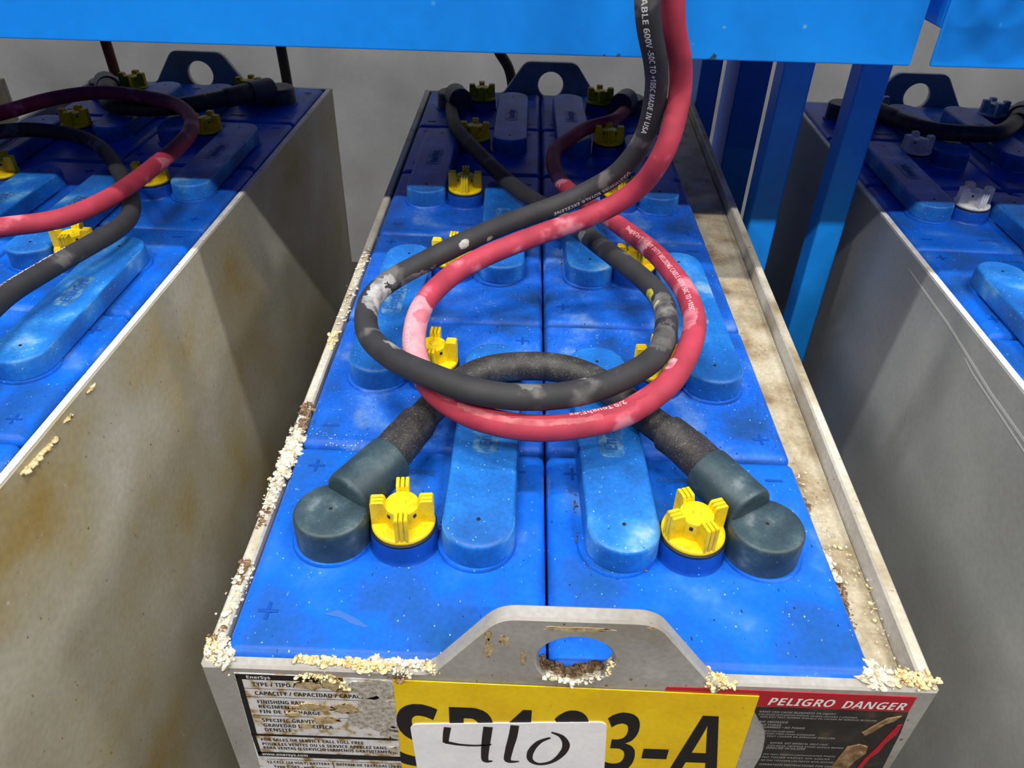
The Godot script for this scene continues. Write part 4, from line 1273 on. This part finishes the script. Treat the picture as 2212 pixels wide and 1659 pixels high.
	var bc := cable("black_cable", "black welding cable coiled once above the middle battery, white print on it", BLACK, R, bm)
	var rc := cable("red_cable", "red welding cable coiled beside the black one above the middle battery", RED, R, rm)
	var bp: PackedVector3Array = bc[1]
	var rp: PackedVector3Array = rc[1]
	var f := Vector3(-0.35, 0.35, 0.87).normalized()
	var t := cable_print("WELDING CABLE 600V -50C TO +105C MADE IN USA", bp, R, 0.300, 1, 0.0037, f, 0.0)
	t.append_array(cable_print("SOUTHWIRE ROYAL® EXCELENE", bp, R, 0.470, 1, 0.0031, Vector3(0.1, 0.1, 0.99).normalized(), 0.0035))
	part("lettering", print_mesh(t), M.print_white, bc[0])
	var u := cable_print("ToughFlex™ HEAVY DUTY WELDING CABLE 600V -50C TO +105C", rp, R, 1.180, -1, 0.0036, Vector3(-0.35, 0.8, 0.48).normalized(), 0.0)
	u.append_array(cable_print("50C +105C MADE IN USA", rp, R, 0.757, -1, 0.0036, Vector3(-0.45, 0.75, 0.5).normalized(), 0.0))
	u.append_array(cable_print("2/0 ToughFlex", rp, R, 0.905, -1, 0.0036, Vector3(0.1, 0.9, -0.25).normalized(), 0.0))
	part("lettering", print_mesh(u), M.print_pink, rc[0])
	# cables of the neighbours
	var lb := cable("black_cable", "black welding cable bent over the left battery beside a yellow cap", LBLACK, R,
		cable_skin(221, 1.40, C(48, 48, 51), C(110, 108, 106), 0.0, []))
	part("lettering", print_mesh(cable_print("HEAVY DUTY WELDING CABLE 600V", lb[1], R, 0.165, 1, 0.0036, Vector3(-0.35, 0.93, 0.1).normalized(), 0.0)), M.print_white, lb[0])
	cable("red_cable", "red welding cable looped over the rear half of the left battery", LRED, R, cable_skin(231, 1.68, C(162, 54, 72), C(206, 134, 146), 0.05, []))
	cable("red_cable", "red cable loop whose bottom hangs before the right rack beam", [V(0.395, 0.312, -0.55), V(0.395, 0.350, -0.43), V(0.385, 0.375, -0.375), V(0.365, 0.330, -0.365), V(0.340, 0.268, -0.362), V(0.315, 0.2475, -0.362), V(0.290, 0.268, -0.362), V(0.268, 0.330, -0.365), V(0.250, 0.375, -0.375), V(0.240, 0.350, -0.43), V(0.240, 0.312, -0.55)], R, M.dark_red)
	for e in [["dark red cable hanging behind the far corner of the left battery", -0.6720, -0.6700, M.dark_red], ["thin dark cable hanging behind the right rear corner of the left battery", -0.4010, -0.3990, M.dark_rubber], ["dark cable slanting down behind the rear tab of the middle battery", -0.0715, -0.0420, M.dark_rubber]]:
		cable("hanging_cable", e[0], [V(e[1] - 0.01, 0.309, -0.93), V(e[1] - 0.008, 0.330, -0.97), V(e[1] - 0.004, 0.362, -1.012), V(e[1], 0.33, -1.038), V(e[1], 0.25, -1.038), V(e[1], 0.06, -1.035), V(e[2], -0.02, -1.035), V(e[2] + 0.005, -0.3, -1.04), V(e[2] + 0.005, -0.74, -1.06), V(e[2], -H + 0.0085, -1.12), V(e[2], -H + 0.0085, -1.3)], R, e[3])
